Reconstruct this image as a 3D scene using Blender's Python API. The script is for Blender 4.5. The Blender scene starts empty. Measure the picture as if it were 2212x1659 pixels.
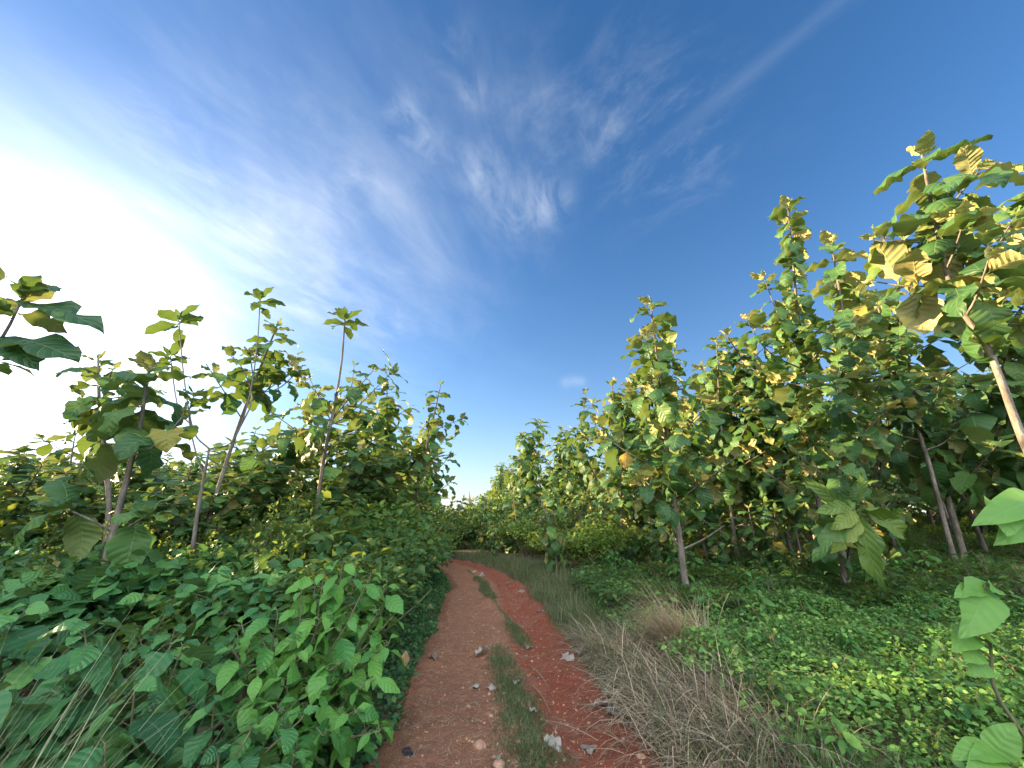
import bpy, bmesh, math
import numpy as np
from mathutils import Vector
R = math.radians
S = bpy.context.scene
COL = S.collection

# ---------------------------------------------------------------- camera, sky, sun, exposure
CAM_H, PITCH, FPX = 1.5, R(18.7), 830.0            # focal length for a 2212 px wide frame
CP, SP = math.cos(PITCH), math.sin(PITCH)
cam = bpy.data.objects.new('camera', bpy.data.cameras.new('camera'))
COL.objects.link(cam); S.camera = cam
cam.location = (0, 0, CAM_H); cam.rotation_euler = (R(90) + PITCH, 0, 0)
cam.data.sensor_width = 36; cam.data.lens = 36 * FPX / 2212
cam.data.clip_start = 0.05; cam.data.clip_end = 3000
S.view_settings.view_transform = 'Standard'; S.view_settings.look = 'None'
S.view_settings.exposure = 2.2; S.view_settings.gamma = 1
S.render.engine = 'CYCLES'
cy = S.cycles
cy.max_bounces = 8; cy.diffuse_bounces = 4; cy.glossy_bounces = 2; cy.transmission_bounces = 5; cy.transparent_max_bounces = 4
cy.use_denoising = True
try: cy.denoiser = 'OPENIMAGEDENOISE'
except Exception: pass
cy.caustics_reflective = False; cy.caustics_refractive = False

SUN_AZ, SUN_EL = R(-72), R(12)                     # azimuth from +Y, positive to the right
SUND = Vector((math.sin(SUN_AZ) * math.cos(SUN_EL), math.cos(SUN_AZ) * math.cos(SUN_EL), math.sin(SUN_EL)))
sl = bpy.data.lights.new('sun', 'SUN'); sun = bpy.data.objects.new('sun', sl); COL.objects.link(sun)
sl.energy = 5.0; sl.angle = R(0.5); sl.color = (1.0, 0.74, 0.42)
sun.rotation_euler = (-SUND).to_track_quat('-Z', 'Y').to_euler()

def ray(px, py):
    u = 829.5 - py; x = px - 1106
    return np.array((x, FPX * CP - u * SP, FPX * SP + u * CP))
def at(px, py, Y):                                  # a sight line met at forward distance Y
    r = ray(px, py); return r / r[1] * Y + np.array((0, 0, CAM_H))

class NT:                                           # tiny node helper
    def __init__(s, tree): s.t = tree; tree.nodes.clear()
    def n(s, ty, **kw):
        nd = s.t.nodes.new(ty)
        for k, v in kw.items(): setattr(nd, k, v)
        return nd
    def l(s, a, b): s.t.links.new(a, b)
    def put(s, sock, v):
        if v is None: return
        if hasattr(v, 'is_output'): s.l(v, sock)
        else: sock.default_value = v
    def m(s, op, a, b=None, c=None, clamp=False):
        nd = s.n('ShaderNodeMath', operation=op, use_clamp=clamp)
        s.put(nd.inputs[0], a); s.put(nd.inputs[1], b); s.put(nd.inputs[2], c)
        return nd.outputs[0]
    def v(s, op, a, b=None, scale=None):
        nd = s.n('ShaderNodeVectorMath', operation=op)
        s.put(nd.inputs[0], a); s.put(nd.inputs[1], b)
        if scale is not None: s.put(nd.inputs['Scale'], scale)
        return nd.outputs['Value'] if op in ('DOT_PRODUCT', 'LENGTH', 'DISTANCE') else nd.outputs[0]
    def mix(s, f, a, b, blend='MIX'):
        nd = s.n('ShaderNodeMix', data_type='RGBA', blend_type=blend)
        s.put(nd.inputs[0], f); s.put(nd.inputs[6], a); s.put(nd.inputs[7], b)
        return nd.outputs[2]
    def noise(s, vec, scale, detail=3, rough=.5, dist=0, out=0):
        nd = s.n('ShaderNodeTexNoise')
        if vec is not None: s.l(vec, nd.inputs['Vector'])
        nd.inputs['Scale'].default_value = scale; nd.inputs['Detail'].default_value = detail
        nd.inputs['Roughness'].default_value = rough; nd.inputs['Distortion'].default_value = dist
        return nd.outputs[out]
    def ramp(s, f, lo, hi, a=0., b=1.):
        nd = s.n('ShaderNodeMapRange', interpolation_type='SMOOTHSTEP')
        s.put(nd.inputs[0], f)
        for i, v in enumerate((lo, hi, a, b)): s.put(nd.inputs[i + 1], v)
        return nd.outputs[0]
    def cramp(s, f, stops):
        nd = s.n('ShaderNodeValToRGB'); s.put(nd.inputs[0], f)
        e = nd.color_ramp.elements
        e[0].position, e[0].color = stops[0][0], (*stops[0][1], 1)
        e[1].position, e[1].color = stops[-1][0], (*stops[-1][1], 1)
        for p, c in stops[1:-1]:
            k = e.new(p); k.color = (*c, 1)
        return nd.outputs[0]

SKY_STRENGTH = 0.08
world = bpy.data.worlds.new('World'); S.world = world; world.use_nodes = True
W = NT(world.node_tree)
sky = W.n('ShaderNodeTexSky', sky_type='NISHITA', sun_disc=False, sun_elevation=SUN_EL, sun_rotation=SUN_AZ,
          air_density=1.0, dust_density=0.25, ozone_density=3.0, altitude=100)
gen = W.n('ShaderNodeTexCoord').outputs['Generated']
nrm = W.v('NORMALIZE', gen)
sx = W.n('ShaderNodeSeparateXYZ'); W.l(nrm, sx.inputs[0])
zc = W.m('ADD', W.m('MAXIMUM', sx.outputs[2], 0.0), 0.14)
cxyz = W.n('ShaderNodeCombineXYZ'); W.l(W.m('DIVIDE', sx.outputs[0], zc), cxyz.inputs[0]); W.l(W.m('DIVIDE', sx.outputs[1], zc), cxyz.inputs[1])
plane = cxyz.outputs[0]
def skyp(px, py):
    r = ray(px, py); r = r / np.linalg.norm(r); return np.array((r[0], r[1])) / (max(r[2], 0) + .14)
def skyd(px, py):
    r = ray(px, py); return tuple(r / np.linalg.norm(r))
def lobe(px, py, k):                                # soft round patch of sky
    d = W.v('DOT_PRODUCT', nrm, skyd(px, py))
    return W.m('POWER', 2.71828, W.m('MULTIPLY', W.m('SUBTRACT', d, 1.0), k))
def streaks(p0, p1, sx_, sy_, seed, detail=7, dist=.6, rough=.62):
    a, b = skyp(*p0), skyp(*p1); ang = math.atan2(b[1] - a[1], b[0] - a[0])
    mp = W.n('ShaderNodeMapping'); W.l(plane, mp.inputs[0])
    mp.vector_type = 'TEXTURE'; mp.inputs['Rotation'].default_value = (0, 0, ang)
    mp.inputs['Scale'].default_value = (1 / sx_, 1 / sy_, 1); mp.inputs['Location'].default_value = (seed, seed * .37, 0)
    return W.noise(mp.outputs[0], 1.0, detail, rough, dist)
s1 = streaks((850, 640), (250, 230), 2.0, 4.2, 3.1, dist=.3, rough=.64)
s2 = streaks((1120, 480), (1010, 190), 2.6, 5.5, 9.4, dist=.3, rough=.66)
s3 = streaks((1480, 260), (1800, 10), 4.5, 8.0, 5.2, dist=.25, rough=.68)
s4 = streaks((600, 500), (300, 150), .8, 1.5, 1.7, 4, dist=.8)
soft = W.ramp(s4, .32, .72)
veil = W.m('MULTIPLY', W.m('ADD', W.m('MULTIPLY', lobe(430, 520, 22), .62), W.m('MULTIPLY', lobe(790, 540, 26), .58), clamp=True), W.m('MULTIPLY_ADD', W.ramp(s1, .32, .78), .55, .25))
veil = W.m('MULTIPLY', veil, W.m('MULTIPLY_ADD', soft, .8, .3))
fan = W.m('MULTIPLY', W.m('ADD', lobe(1110, 420, 70), W.m('MULTIPLY', lobe(930, 230, 60), .4)), W.m('MULTIPLY', W.ramp(s2, .44, .78), W.m('MULTIPLY_ADD', soft, .6, .5)))
edge = W.m('MULTIPLY', W.m('ADD', lobe(1450, 310, 130), W.m('MULTIPLY', lobe(1270, 260, 110), .8)), W.ramp(s3, .43, .80, 0, .20))
pa, pb = skyp(1540, 225), skyp(1830, -10); dv = (pb - pa) / np.linalg.norm(pb - pa)
dl = W.m('ABSOLUTE', W.m('SUBTRACT', W.v('DOT_PRODUCT', plane, (-dv[1], dv[0], 0)), float(np.dot(pa, (-dv[1], dv[0])))))
dl = W.m('ADD', dl, W.m('MULTIPLY', W.m('SUBTRACT', s3, .5), .07))
trail = W.m('MULTIPLY', W.m('MULTIPLY', W.ramp(dl, .0, .035, 1, 0), lobe(1680, 110, 32)), .05)
s5 = streaks((1120, 480), (1010, 190), 7, 11, 2.2, dist=.5, rough=.6, detail=5)
wl = None
for px, py, k, a_ in ((1188, 432, 900, .55), (1110, 455, 700, .40), (1042, 375, 900, .45), (880, 258, 1100, .45), (975, 100, 900, .28), (1024, 205, 1800, .35), (1290, 285, 900, .3), (1140, 230, 700, .25), (330, 250, 700, .30), (560, 480, 600, .35), (430, 400, 500, .3), (690, 650, 500, .4), (830, 690, 800, .3), (760, 400, 500, .28), (920, 310, 1100, .3)):
    q = W.m('MULTIPLY', lobe(px, py, k), a_); wl = q if wl is None else W.m('ADD', wl, q)
wisps = W.m('MULTIPLY', wl, W.ramp(s5, .34, .72, 0, .62))
small = W.m('MULTIPLY', W.m('ADD', W.m('ADD', lobe(1222, 826, 12000), lobe(1240, 823, 12000)), lobe(1256, 824, 14000)), .13)
cloud = W.m('ADD', W.m('ADD', veil, W.m('MULTIPLY', fan, .22)), W.m('ADD', W.m('ADD', edge, trail), W.m('ADD', small, wisps)), clamp=True)
# bright cloud added overhead and behind the viewer, unseen, to fill the shade
fill_cloud = W.ramp(W.m('ADD', W.v('DOT_PRODUCT', nrm, (0, -.74, .67)), W.m('MULTIPLY', W.m('SUBTRACT', s4, .5), .35)), .55, .88)
cloud = W.m('MAXIMUM', cloud, W.m('MULTIPLY', fill_cloud, .96))
skyc = W.n('ShaderNodeHueSaturation'); W.l(sky.outputs[0], skyc.inputs['Color'])
skyc.inputs['Saturation'].default_value = 1.2; skyc.inputs['Value'].default_value = .78; skyc.inputs['Hue'].default_value = 0.5
sd = W.v('DOT_PRODUCT', nrm, skyd(70, 700))
gl = W.m('ADD', W.m('MULTIPLY', W.m('POWER', 2.71828, W.m('MULTIPLY', W.m('SUBTRACT', sd, 1), 38)), 4.2),
         W.m('MULTIPLY', W.m('POWER', 2.71828, W.m('MULTIPLY', W.m('SUBTRACT', sd, 1), 10.0)), .12))
glow = W.v('SCALE', (1.0, .97, .90), scale=gl)
cl_b = W.m('ADD', W.m('ADD', W.m('MULTIPLY', gl, .3), 3.3), W.m('MULTIPLY', fill_cloud, 8.6))
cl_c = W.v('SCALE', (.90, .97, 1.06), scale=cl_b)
hz = W.m('MULTIPLY', W.m('POWER', 2.71828, W.m('MULTIPLY', W.m('MAXIMUM', sx.outputs[2], 0.0), -5.5)), .66)
base_sky = W.mix(hz, W.v('MULTIPLY', skyc.outputs[0], (1.08, .95, 1.0)), (2.1, 2.55, 2.95, 1))
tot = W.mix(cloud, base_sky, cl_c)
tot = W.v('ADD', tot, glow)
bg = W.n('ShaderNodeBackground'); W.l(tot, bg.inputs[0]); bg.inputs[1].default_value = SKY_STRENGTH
wo = W.n('ShaderNodeOutputWorld'); W.l(bg.outputs[0], wo.inputs[0])

# ---------------------------------------------------------------- helpers
def tag(o, label=None, cat=None, group=None, kind=None):
    for k, v in (('label', label), ('category', cat), ('group', group), ('kind', kind)):
        if v: o[k] = v
    return o
def empty(name, loc, label, cat, group=None):
    o = bpy.data.objects.new(name, None); COL.objects.link(o)
    o.location = [float(c) for c in loc]; o.empty_display_size = .2
    return tag(o, label, cat, group)
def copy_thing(o, loc, rz=0, sc=1.0, label=None, group=None, sxy=1.0):
    r = o.copy(); COL.objects.link(r)
    r.location = [float(c) for c in loc]; r.rotation_euler = (math.sin(rz * 7) * .05, math.cos(rz * 5) * .05, rz); r.scale = (sc * sxy, sc * sxy, sc)
    if label: r['label'] = label
    if group: r['group'] = group
    for ch in o.children:
        c = ch.copy(); COL.objects.link(c); c.parent = r
        for g in ch.children:
            d = g.copy(); COL.objects.link(d); d.parent = c
    return r

class Acc:                                          # collects grids of faces with UVs and a per-leaf tint
    def __init__(s): s.V = []; s.F = []; s.UV = []; s.T = []; s.n = 0
    def add(s, V, F, UV, T):
        s.V.append(V.astype(np.float32)); s.F.append((F + s.n).astype(np.int32)); s.UV.append(UV.astype(np.float32)); s.T.append(T.astype(np.float32)); s.n += len(V)
    def mesh(s, name, mat, origin=(0, 0, 0), smooth=True):
        V = np.concatenate(s.V) - np.array(origin, np.float32); F = np.concatenate(s.F); UV = np.concatenate(s.UV); T = np.concatenate(s.T)
        me = bpy.data.meshes.new(name)
        me.vertices.add(len(V)); me.vertices.foreach_set('co', V.astype(np.float32).ravel())
        me.loops.add(F.size); me.loops.foreach_set('vertex_index', F.ravel())
        me.polygons.add(len(F)); me.polygons.foreach_set('loop_start', np.arange(0, F.size, 4, dtype=np.int32))
        me.polygons.foreach_set('loop_total', np.full(len(F), 4, np.int32))
        me.polygons.foreach_set('use_smooth', np.full(len(F), smooth))
        uv = me.uv_layers.new(name='UVMap'); uv.data.foreach_set('uv', UV[F.ravel()].ravel())
        at_ = me.attributes.new('tint', 'FLOAT', 'POINT'); at_.data.foreach_set('value', T)
        me.update(calc_edges=True); me.materials.append(mat)
        return me
    def build(s, name, mat, parent=None, origin=(0, 0, 0), smooth=True):
        o = bpy.data.objects.new(name, s.mesh(name, mat, origin, smooth)); COL.objects.link(o)
        if parent is not None: o.parent = parent
        elif any(origin): o.location = [float(c) for c in origin]
        return o

def nz(v): return v / np.maximum(np.linalg.norm(v, axis=-1, keepdims=True), 1e-9)
def profile(shape, t):
    u = np.clip((t - .07) / .93, 0, 1)
    if shape == 'teak':
        w = np.sin(np.pi * u ** .92) ** .72 * (1 - .10 * u); return np.where(t < .07, .05, np.maximum(w, .03))
    if shape == 'heart':
        w = np.where(t < .22, np.sqrt(np.clip(t / .22, 0, 1)) * .98 + .02, np.clip(1 - ((t - .22) / .78) ** 1.7, 0, 1) ** .92); return np.maximum(w, .012)
    if shape == 'ovate':
        w = np.sin(np.pi * u ** .75) ** .95; return np.where(t < .07, .05, np.maximum(w, .02))
    if shape == 'blade': return np.maximum((1 - t ** 1.5) * (.6 + .4 * np.minimum(t * 5, 1)), .04)
    return np.maximum(np.sin(np.pi * np.clip(t, 0, 1) ** .8), .05)

def leaves(acc, P, D, N, L, Wd, shape='teak', nv=6, nu=4, droop=.8, fold=.15, wave=.05, curl=0., rag=0., bite=0., tint=None, rng=None, freq=2.5):
    n = len(P); D = nz(np.asarray(D, float)); Sd = nz(np.cross(N, D)); N = np.cross(D, Sd)
    f = lambda a: np.broadcast_to(np.asarray(a, float), (n,))
    L, Wd, droop, fold, wave, curl = map(f, (L, Wd, droop, fold, wave, curl))
    t = np.linspace(0, 1, nv + 1); s = np.linspace(-1, 1, nu + 1)
    ang = -droop[:, None] * (t[None] ** 1.2); dt = 1 / nv
    mid = (ang[:, 1:] + ang[:, :-1]) / 2
    x = np.concatenate([np.zeros((n, 1)), np.cumsum(np.cos(mid), 1) * dt], 1) * L[:, None]
    z = np.concatenate([np.zeros((n, 1)), np.cumsum(np.sin(mid), 1) * dt], 1) * L[:, None]
    w = profile(shape, t)[None] * Wd[:, None] / 2
    wl, wr = w.copy(), w.copy()
    if rag > 0:
        for q in (wl, wr):
            q *= 1 + rag * rng.normal(size=q.shape)
            if bite > 0: q *= np.where(rng.random(q.shape) < bite, rng.uniform(.3, .75, q.shape), 1)
    y = np.where(s[None, None] < 0, s[None, None] * wl[:, :, None], s[None, None] * wr[:, :, None])
    ph = (rng.random(n) if rng is not None else np.zeros(n)) * 6.28
    sgn = np.where(s < 0, 0., 2.1)
    off = fold[:, None, None] * np.abs(y) + (wave * Wd)[:, None, None] * np.abs(s)[None, None] ** 1.5 * np.sin(6.28 * freq * t[None, :, None] + ph[:, None, None] + sgn[None, None]) \
        + curl[:, None, None] * (s ** 2)[None, None] * Wd[:, None, None] * .5 * np.sin(np.pi * t)[None, :, None]
    xs = np.broadcast_to(x[:, :, None], y.shape).copy()
    if shape == 'heart': xs -= (.16 * L)[:, None, None] * (np.abs(s) ** 1.3)[None, None] * ((1 - t) ** 3)[None, :, None]
    ca, sa = np.cos(ang)[:, :, None], np.sin(ang)[:, :, None]
    X = xs - sa * off; Z = z[:, :, None] + ca * off
    V = P[:, None, None, :] + D[:, None, None, :] * X[..., None] + N[:, None, None, :] * Z[..., None] + Sd[:, None, None, :] * y[..., None]
    idx = np.arange((nv + 1) * (nu + 1)).reshape(nv + 1, nu + 1)
    F1 = np.stack([idx[:-1, :-1], idx[1:, :-1], idx[1:, 1:], idx[:-1, 1:]], -1).reshape(-1, 4)
    F = (F1[None] + (np.arange(n) * idx.size)[:, None, None]).reshape(-1, 4)
    uv = np.stack(np.broadcast_arrays(s[None, :] * .5 + .5, t[:, None]), -1).reshape(1, -1, 2)
    T = np.repeat(tint if tint is not None else rng.random(n), idx.size)
    acc.add(V.reshape(-1, 3), F, np.broadcast_to(uv, (n, idx.size, 2)).reshape(-1, 2), T)

def tube(acc, pts, rad, sides=7, tint=.5, jit=0., rng=None):
    pts = np.asarray(pts, float); k = len(pts); rad = np.broadcast_to(np.asarray(rad, float), (k,))
    tg = nz(np.gradient(pts, axis=0)); ref = np.array((1., 0, 0)) if abs(tg[0][0]) < .8 else np.array((0, 1., 0))
    a = np.arange(sides) / sides * 2 * np.pi; rows = []
    for i in range(k):
        u = nz(np.cross(tg[i], ref)); v = np.cross(tg[i], u); ref = np.cross(u, tg[i])
        r = rad[i] * (1 + (jit * rng.normal(size=sides) if jit else 0))
        rows.append(pts[i] + (np.cos(a) * r)[:, None] * u + (np.sin(a) * r)[:, None] * v)
    V = np.concatenate(rows); idx = np.arange(k * sides).reshape(k, sides); nx = np.roll(idx, -1, 1)
    F = np.stack([idx[:-1], nx[:-1], nx[1:], idx[1:]], -1).reshape(-1, 4)
    uv = np.stack(np.broadcast_arrays((np.arange(sides) / sides)[None], np.linspace(0, 1, k)[:, None]), -1).reshape(-1, 2)
    acc.add(V, F, uv, np.full(len(V), tint))

def spline(pts, n):                                 # Catmull-Rom resample
    p = np.asarray(pts, float)
    if len(p) == 2: return p[0] + (p[1] - p[0]) * np.linspace(0, 1, n)[:, None]
    q = np.concatenate([[2 * p[0] - p[1]], p, [2 * p[-1] - p[-2]]])
    out = []
    for u in np.linspace(0, len(p) - 1 - 1e-6, n):
        i = int(u); f = u - i; a, b, c, d = q[i:i + 4]
        out.append(.5 * (2 * b + (c - a) * f + (2 * a - 5 * b + 4 * c - d) * f * f + (3 * b - a - 3 * c + d) * f ** 3))
    return np.array(out)

_lat = np.random.default_rng(99).random((256, 256))
def vnoise(x, y):
    x = np.asarray(x, float) + 1000; y = np.asarray(y, float) + 1000
    xi, yi = np.floor(x).astype(int), np.floor(y).astype(int); fx, fy = x - xi, y - yi
    fx = fx * fx * (3 - 2 * fx); fy = fy * fy * (3 - 2 * fy); g = lambda a, b: _lat[a % 256, b % 256]
    return (g(xi, yi) * (1 - fx) + g(xi + 1, yi) * fx) * (1 - fy) + (g(xi, yi + 1) * (1 - fx) + g(xi + 1, yi + 1) * fx) * fy
def fbm(x, y, o=4):
    return sum(vnoise(x * 2 ** k + 17 * k, y * 2 ** k) * .5 ** k for k in range(o)) / sum(.5 ** k for k in range(o))

PY = [-40, 0, 3, 5.3, 7.5, 9.8, 12, 13.7, 16, 19, 23, 30, 60]
PX = [.3, .22, .08, -.14, -.34, -.55, -1.15, -1.95, -3.6, -6.2, -10.5, -19, -60]
def pcx(y): return np.interp(y, PY, PX)
def phw(y): return np.interp(y, [0, 3, 5.3, 9.8, 14, 30], [.86, .86, .84, .80, .78, .8])
def lat(x, y): return (np.asarray(x) - pcx(y)) / phw(y)
def hgt(x, y):
    x = np.asarray(x, float); y = np.asarray(y, float)
    z = (fbm(x * .35, y * .35) - .5) * .22 * np.clip((np.abs(lat(x, y)) - 1) / 1.5, 0, 1)
    z = z + np.clip(x - 5, 0, 40) * .035
    z = z - .20 * np.clip((1.22 - np.abs(lat(x, y))) / .35, 0, 1)
    return z
def G(x, y): return np.array((x, y, float(hgt(x, y))))

# ---------------------------------------------------------------- materials
def new_mat(name):
    m = bpy.data.materials.new(name); m.use_nodes = True; t = NT(m.node_tree)
    out = t.n('ShaderNodeOutputMaterial'); return m, t, out
def leaf_mat(name, stops, under=(.14, .17, .06), under2=None, uf=.55, trans=.38, tcol=(.20, .26, .02), rough=.45, veins=9, vein_c=(.20, .26, .09), vs=.5, bump=.35, spec=.35, wear=0.):
    m, t, out = new_mat(name)
    ta = t.n('ShaderNodeAttribute', attribute_name='tint').outputs['Fac']
    uv = t.n('ShaderNodeUVMap', uv_map='UVMap').outputs[0]
    sp = t.n('ShaderNodeSeparateXYZ'); t.l(uv, sp.inputs[0])
    au = t.m('ABSOLUTE', t.m('MULTIPLY_ADD', sp.outputs[0], 2, -1))
    geo = t.n('ShaderNodeNewGeometry')
    c = t.cramp(ta, stops)
    blot = t.noise(geo.outputs['Position'], 9, 3)
    c = t.mix(t.ramp(blot, .35, .75, 0, .28), c, t.v('MULTIPLY', c, (1.35, 1.15, .8)))
    h = None
    if wear:
        wn = t.noise(geo.outputs['Position'], 17, 4, .7)
        ed = t.m('MULTIPLY', t.ramp(au, .72, 1.0), .10)
        c = t.mix(t.ramp(t.m('ADD', wn, ed), .63, .72, 0, wear), c, (.17, .105, .04, 1))
    if veins:
        fr = t.m('FRACT', t.m('MULTIPLY', t.m('SUBTRACT', sp.outputs[1], t.m('MULTIPLY', au, .16)), veins))
        tri = t.m('ABSOLUTE', t.m('SUBTRACT', fr, .5))
        sv = t.ramp(tri, .0, .075, 1, 0); mid = t.ramp(au, 0, .055, 1, 0)
        vm = t.m('MAXIMUM', t.m('MULTIPLY', sv, .7), mid)
        c = t.mix(t.m('MULTIPLY', vm, vs), c, (*vein_c, 1))
        h = t.m('SUBTRACT', t.m('MULTIPLY', tri, 1.2), t.m('MULTIPLY', vm, .3))
    uc = (*under, 1)
    if under2: uc = t.mix(t.ramp(ta, .22, .70), (*under, 1), (*under2, 1))
    c = t.mix(t.m('MULTIPLY', geo.outputs['Backfacing'], uf), c, uc)
    p = t.n('ShaderNodeBsdfPrincipled'); t.l(c, p.inputs['Base Color'])
    p.inputs['Roughness'].default_value = rough; p.inputs['Specular IOR Level'].default_value = spec
    tr = t.n('ShaderNodeBsdfTranslucent'); t.l(t.mix(.55, c, (*tcol, 1)), tr.inputs[0])
    if h is not None and bump:
        b = t.n('ShaderNodeBump'); b.inputs['Strength'].default_value = bump; b.inputs['Distance'].default_value = .012
        t.l(h, b.inputs['Height']); t.l(b.outputs[0], p.inputs['Normal'])
    mx = t.n('ShaderNodeMixShader'); mx.inputs[0].default_value = trans
    t.l(p.outputs[0], mx.inputs[1]); t.l(tr.outputs[0], mx.inputs[2]); t.l(mx.outputs[0], out.inputs[0])
    return m
def rough_mat(name, stops, scale=8, stretch=(1, 1, 1), bump=.5, rough=.9, dist=.01, scale2=60):
    m, t, out = new_mat(name)
    co = t.n('ShaderNodeTexCoord').outputs['Object']
    mp = t.n('ShaderNodeMapping'); t.l(co, mp.inputs[0]); mp.inputs['Scale'].default_value = stretch
    n1 = t.noise(mp.outputs[0], scale, 5, .6); n2 = t.noise(mp.outputs[0], scale2, 3, .6)
    f = t.m('MULTIPLY_ADD', n2, .35, t.m('MULTIPLY', n1, .68))
    p = t.n('ShaderNodeBsdfPrincipled'); t.l(t.cramp(f, stops), p.inputs['Base Color']); p.inputs['Roughness'].default_value = rough
    p.inputs['Specular IOR Level'].default_value = .2
    b = t.n('ShaderNodeBump'); b.inputs['Strength'].default_value = bump; b.inputs['Distance'].default_value = dist
    t.l(f, b.inputs['Height']); t.l(b.outputs[0], p.inputs['Normal']); t.l(p.outputs[0], out.inputs[0])
    return m

M = {}
M['teak'] = leaf_mat('teak_leaf', [(0, (.026, .085, .032)), (.45, (.066, .165, .042)), (.8, (.15, .24, .046)), (.93, (.24, .29, .055)), (1, (.32, .20, .03))],
                     under=(.21, .27, .085), under2=(.66, .54, .25), uf=.8, trans=.24, tcol=(.18, .31, .02), veins=9, vein_c=(.24, .28, .12), vs=.55, bump=.8, rough=.48, spec=.34, wear=.6)
M['heart'] = leaf_mat('heart_leaf', [(0, (.026, .098, .038)), (.5, (.058, .195, .062)), (1, (.15, .36, .085))], under=(.12, .20, .09), uf=.5, trans=.3, tcol=(.20, .30, .03), rough=.45, veins=6, vein_c=(.15, .27, .11), vs=.45, bump=.5, spec=.32, wear=.35)
M['bright'] = leaf_mat('shrub_leaf', [(0, (.030, .13, .036)), (.5, (.060, .21, .046)), (1, (.14, .34, .06))], under=(.13, .24, .07), uf=.5, trans=.34, tcol=(.22, .36, .03), rough=.42, veins=7, vein_c=(.16, .30, .10), vs=.4, bump=.4, wear=.25)
M['young'] = leaf_mat('young_leaf', [(0, (.10, .24, .05)), (1, (.19, .40, .085))], under=(.20, .36, .11), trans=.46, tcol=(.34, .52, .06), rough=.45, veins=6, vein_c=(.30, .46, .18), vs=.5, bump=.35, wear=.2)
M['thicket'] = leaf_mat('thicket_leaf', [(0, (.026, .078, .026)), (.5, (.050, .130, .036)), (.9, (.11, .19, .040)), (1, (.20, .19, .06))], trans=.42, tcol=(.26, .32, .02), veins=0)
M['cover'] = leaf_mat('cover_leaf', [(0, (.060, .165, .042)), (.5, (.125, .285, .062)), (.85, (.22, .41, .085)), (1, (.36, .50, .11))], trans=.35, tcol=(.22, .32, .03), veins=0, rough=.55)
M['weed'] = leaf_mat('verge_leaf', [(0, (.030, .105, .040)), (.6, (.055, .175, .056)), (1, (.11, .25, .065))], trans=.33, tcol=(.18, .28, .03), veins=0, rough=.55)
M['grass'] = leaf_mat('grass_blade', [(0, (.045, .085, .030)), (.5, (.085, .125, .045)), (.8, (.16, .17, .075)), (1, (.28, .24, .13))], trans=.3, tcol=(.2, .24, .05), veins=0, rough=.6)
M['dry'] = leaf_mat('dry_grass_blade', [(0, (.115, .085, .058)), (.55, (.32, .25, .17)), (1, (.66, .54, .36))], under=(.3, .25, .18), trans=.25, tcol=(.4, .3, .15), veins=0, rough=.8)
M['tan'] = leaf_mat('tan_grass_blade', [(0, (.20, .12, .075)), (.5, (.36, .25, .16)), (1, (.58, .46, .31))], under=(.4, .26, .14), trans=.3, tcol=(.5, .32, .12), veins=0, rough=.8)
M['straw'] = leaf_mat('straw_blade', [(0, (.22, .26, .13)), (.5, (.38, .38, .22)), (1, (.58, .53, .36))], under=(.4, .4, .24), trans=.3, tcol=(.4, .42, .2), veins=0, rough=.6)
M['dead'] = leaf_mat('dead_leaf', [(0, (.13, .105, .085)), (.6, (.24, .205, .175)), (1, (.36, .32, .28))], under=(.36, .33, .29), uf=.6, trans=.1, tcol=(.4, .33, .25), veins=8, vein_c=(.2, .17, .14), vs=.5, rough=.8, spec=.2)
M['brown'] = leaf_mat('brown_leaf', [(0, (.16, .09, .045)), (.6, (.26, .15, .07)), (1, (.40, .27, .15))], under=(.4, .3, .19), uf=.6, trans=.2, tcol=(.4, .25, .08), veins=8, vein_c=(.14, .08, .05), vs=.5, rough=.75)
M['bark'] = rough_mat('teak_bark', [(.32, (.060, .048, .037)), (.45, (.15, .122, .095)), (.58, (.24, .205, .165)), (.70, (.44, .41, .35))], 9, (1, 1, .28), 1.0, dist=.02)
M['twig'] = rough_mat('green_twig', [(.3, (.10, .10, .05)), (.7, (.20, .19, .10))], 20)
M['stone'] = rough_mat('stone', [(.3, (.24, .12, .075)), (.55, (.38, .215, .14)), (.75, (.48, .33, .24))], 9, bump=.6)
M['pale_stone'] = rough_mat('pale_stone', [(.3, (.30, .27, .24)), (.55, (.50, .47, .43)), (.75, (.62, .60, .56))], 9, bump=.6)
M['black'] = rough_mat('black_scrap', [(.3, (.012, .012, .014)), (.7, (.035, .035, .04))], 12, bump=.5, rough=.5)

m, t, out = new_mat('red_dirt'); M['dirt'] = m
la = t.n('ShaderNodeAttribute', attribute_name='tint').outputs['Fac']
co = t.n('ShaderNodeTexCoord').outputs['Object']
n1 = t.noise(co, 1.3, 6, .62); n2 = t.noise(co, 11, 5, .65); n3 = t.noise(co, 70, 4, .7)
redf = t.m('ADD', t.ramp(la, .05, .30, 0, .85), t.m('MULTIPLY', t.m('SUBTRACT', n1, .5), 1.1), clamp=True)
base = t.mix(redf, (.31, .142, .076, 1), (.27, .058, .028, 1))
base = t.mix(t.m('MULTIPLY', t.ramp(n2, .42, .72, 0, .5), t.m('MULTIPLY_ADD', redf, -.7, 1)), base, (.43, .25, .15, 1))
base = t.mix(t.ramp(n3, .32, .62, .75, 0), base, (.17, .075, .048, 1))
base = t.mix(t.ramp(t.noise(co, 3.1, 5, .7), .50, .68, 0, .6), base, (.24, .125, .085, 1))
vo = t.n('ShaderNodeTexVoronoi'); t.l(co, vo.inputs['Vector']); vo.inputs['Scale'].default_value = 46; vo.inputs['Randomness'].default_value = 1
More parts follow.
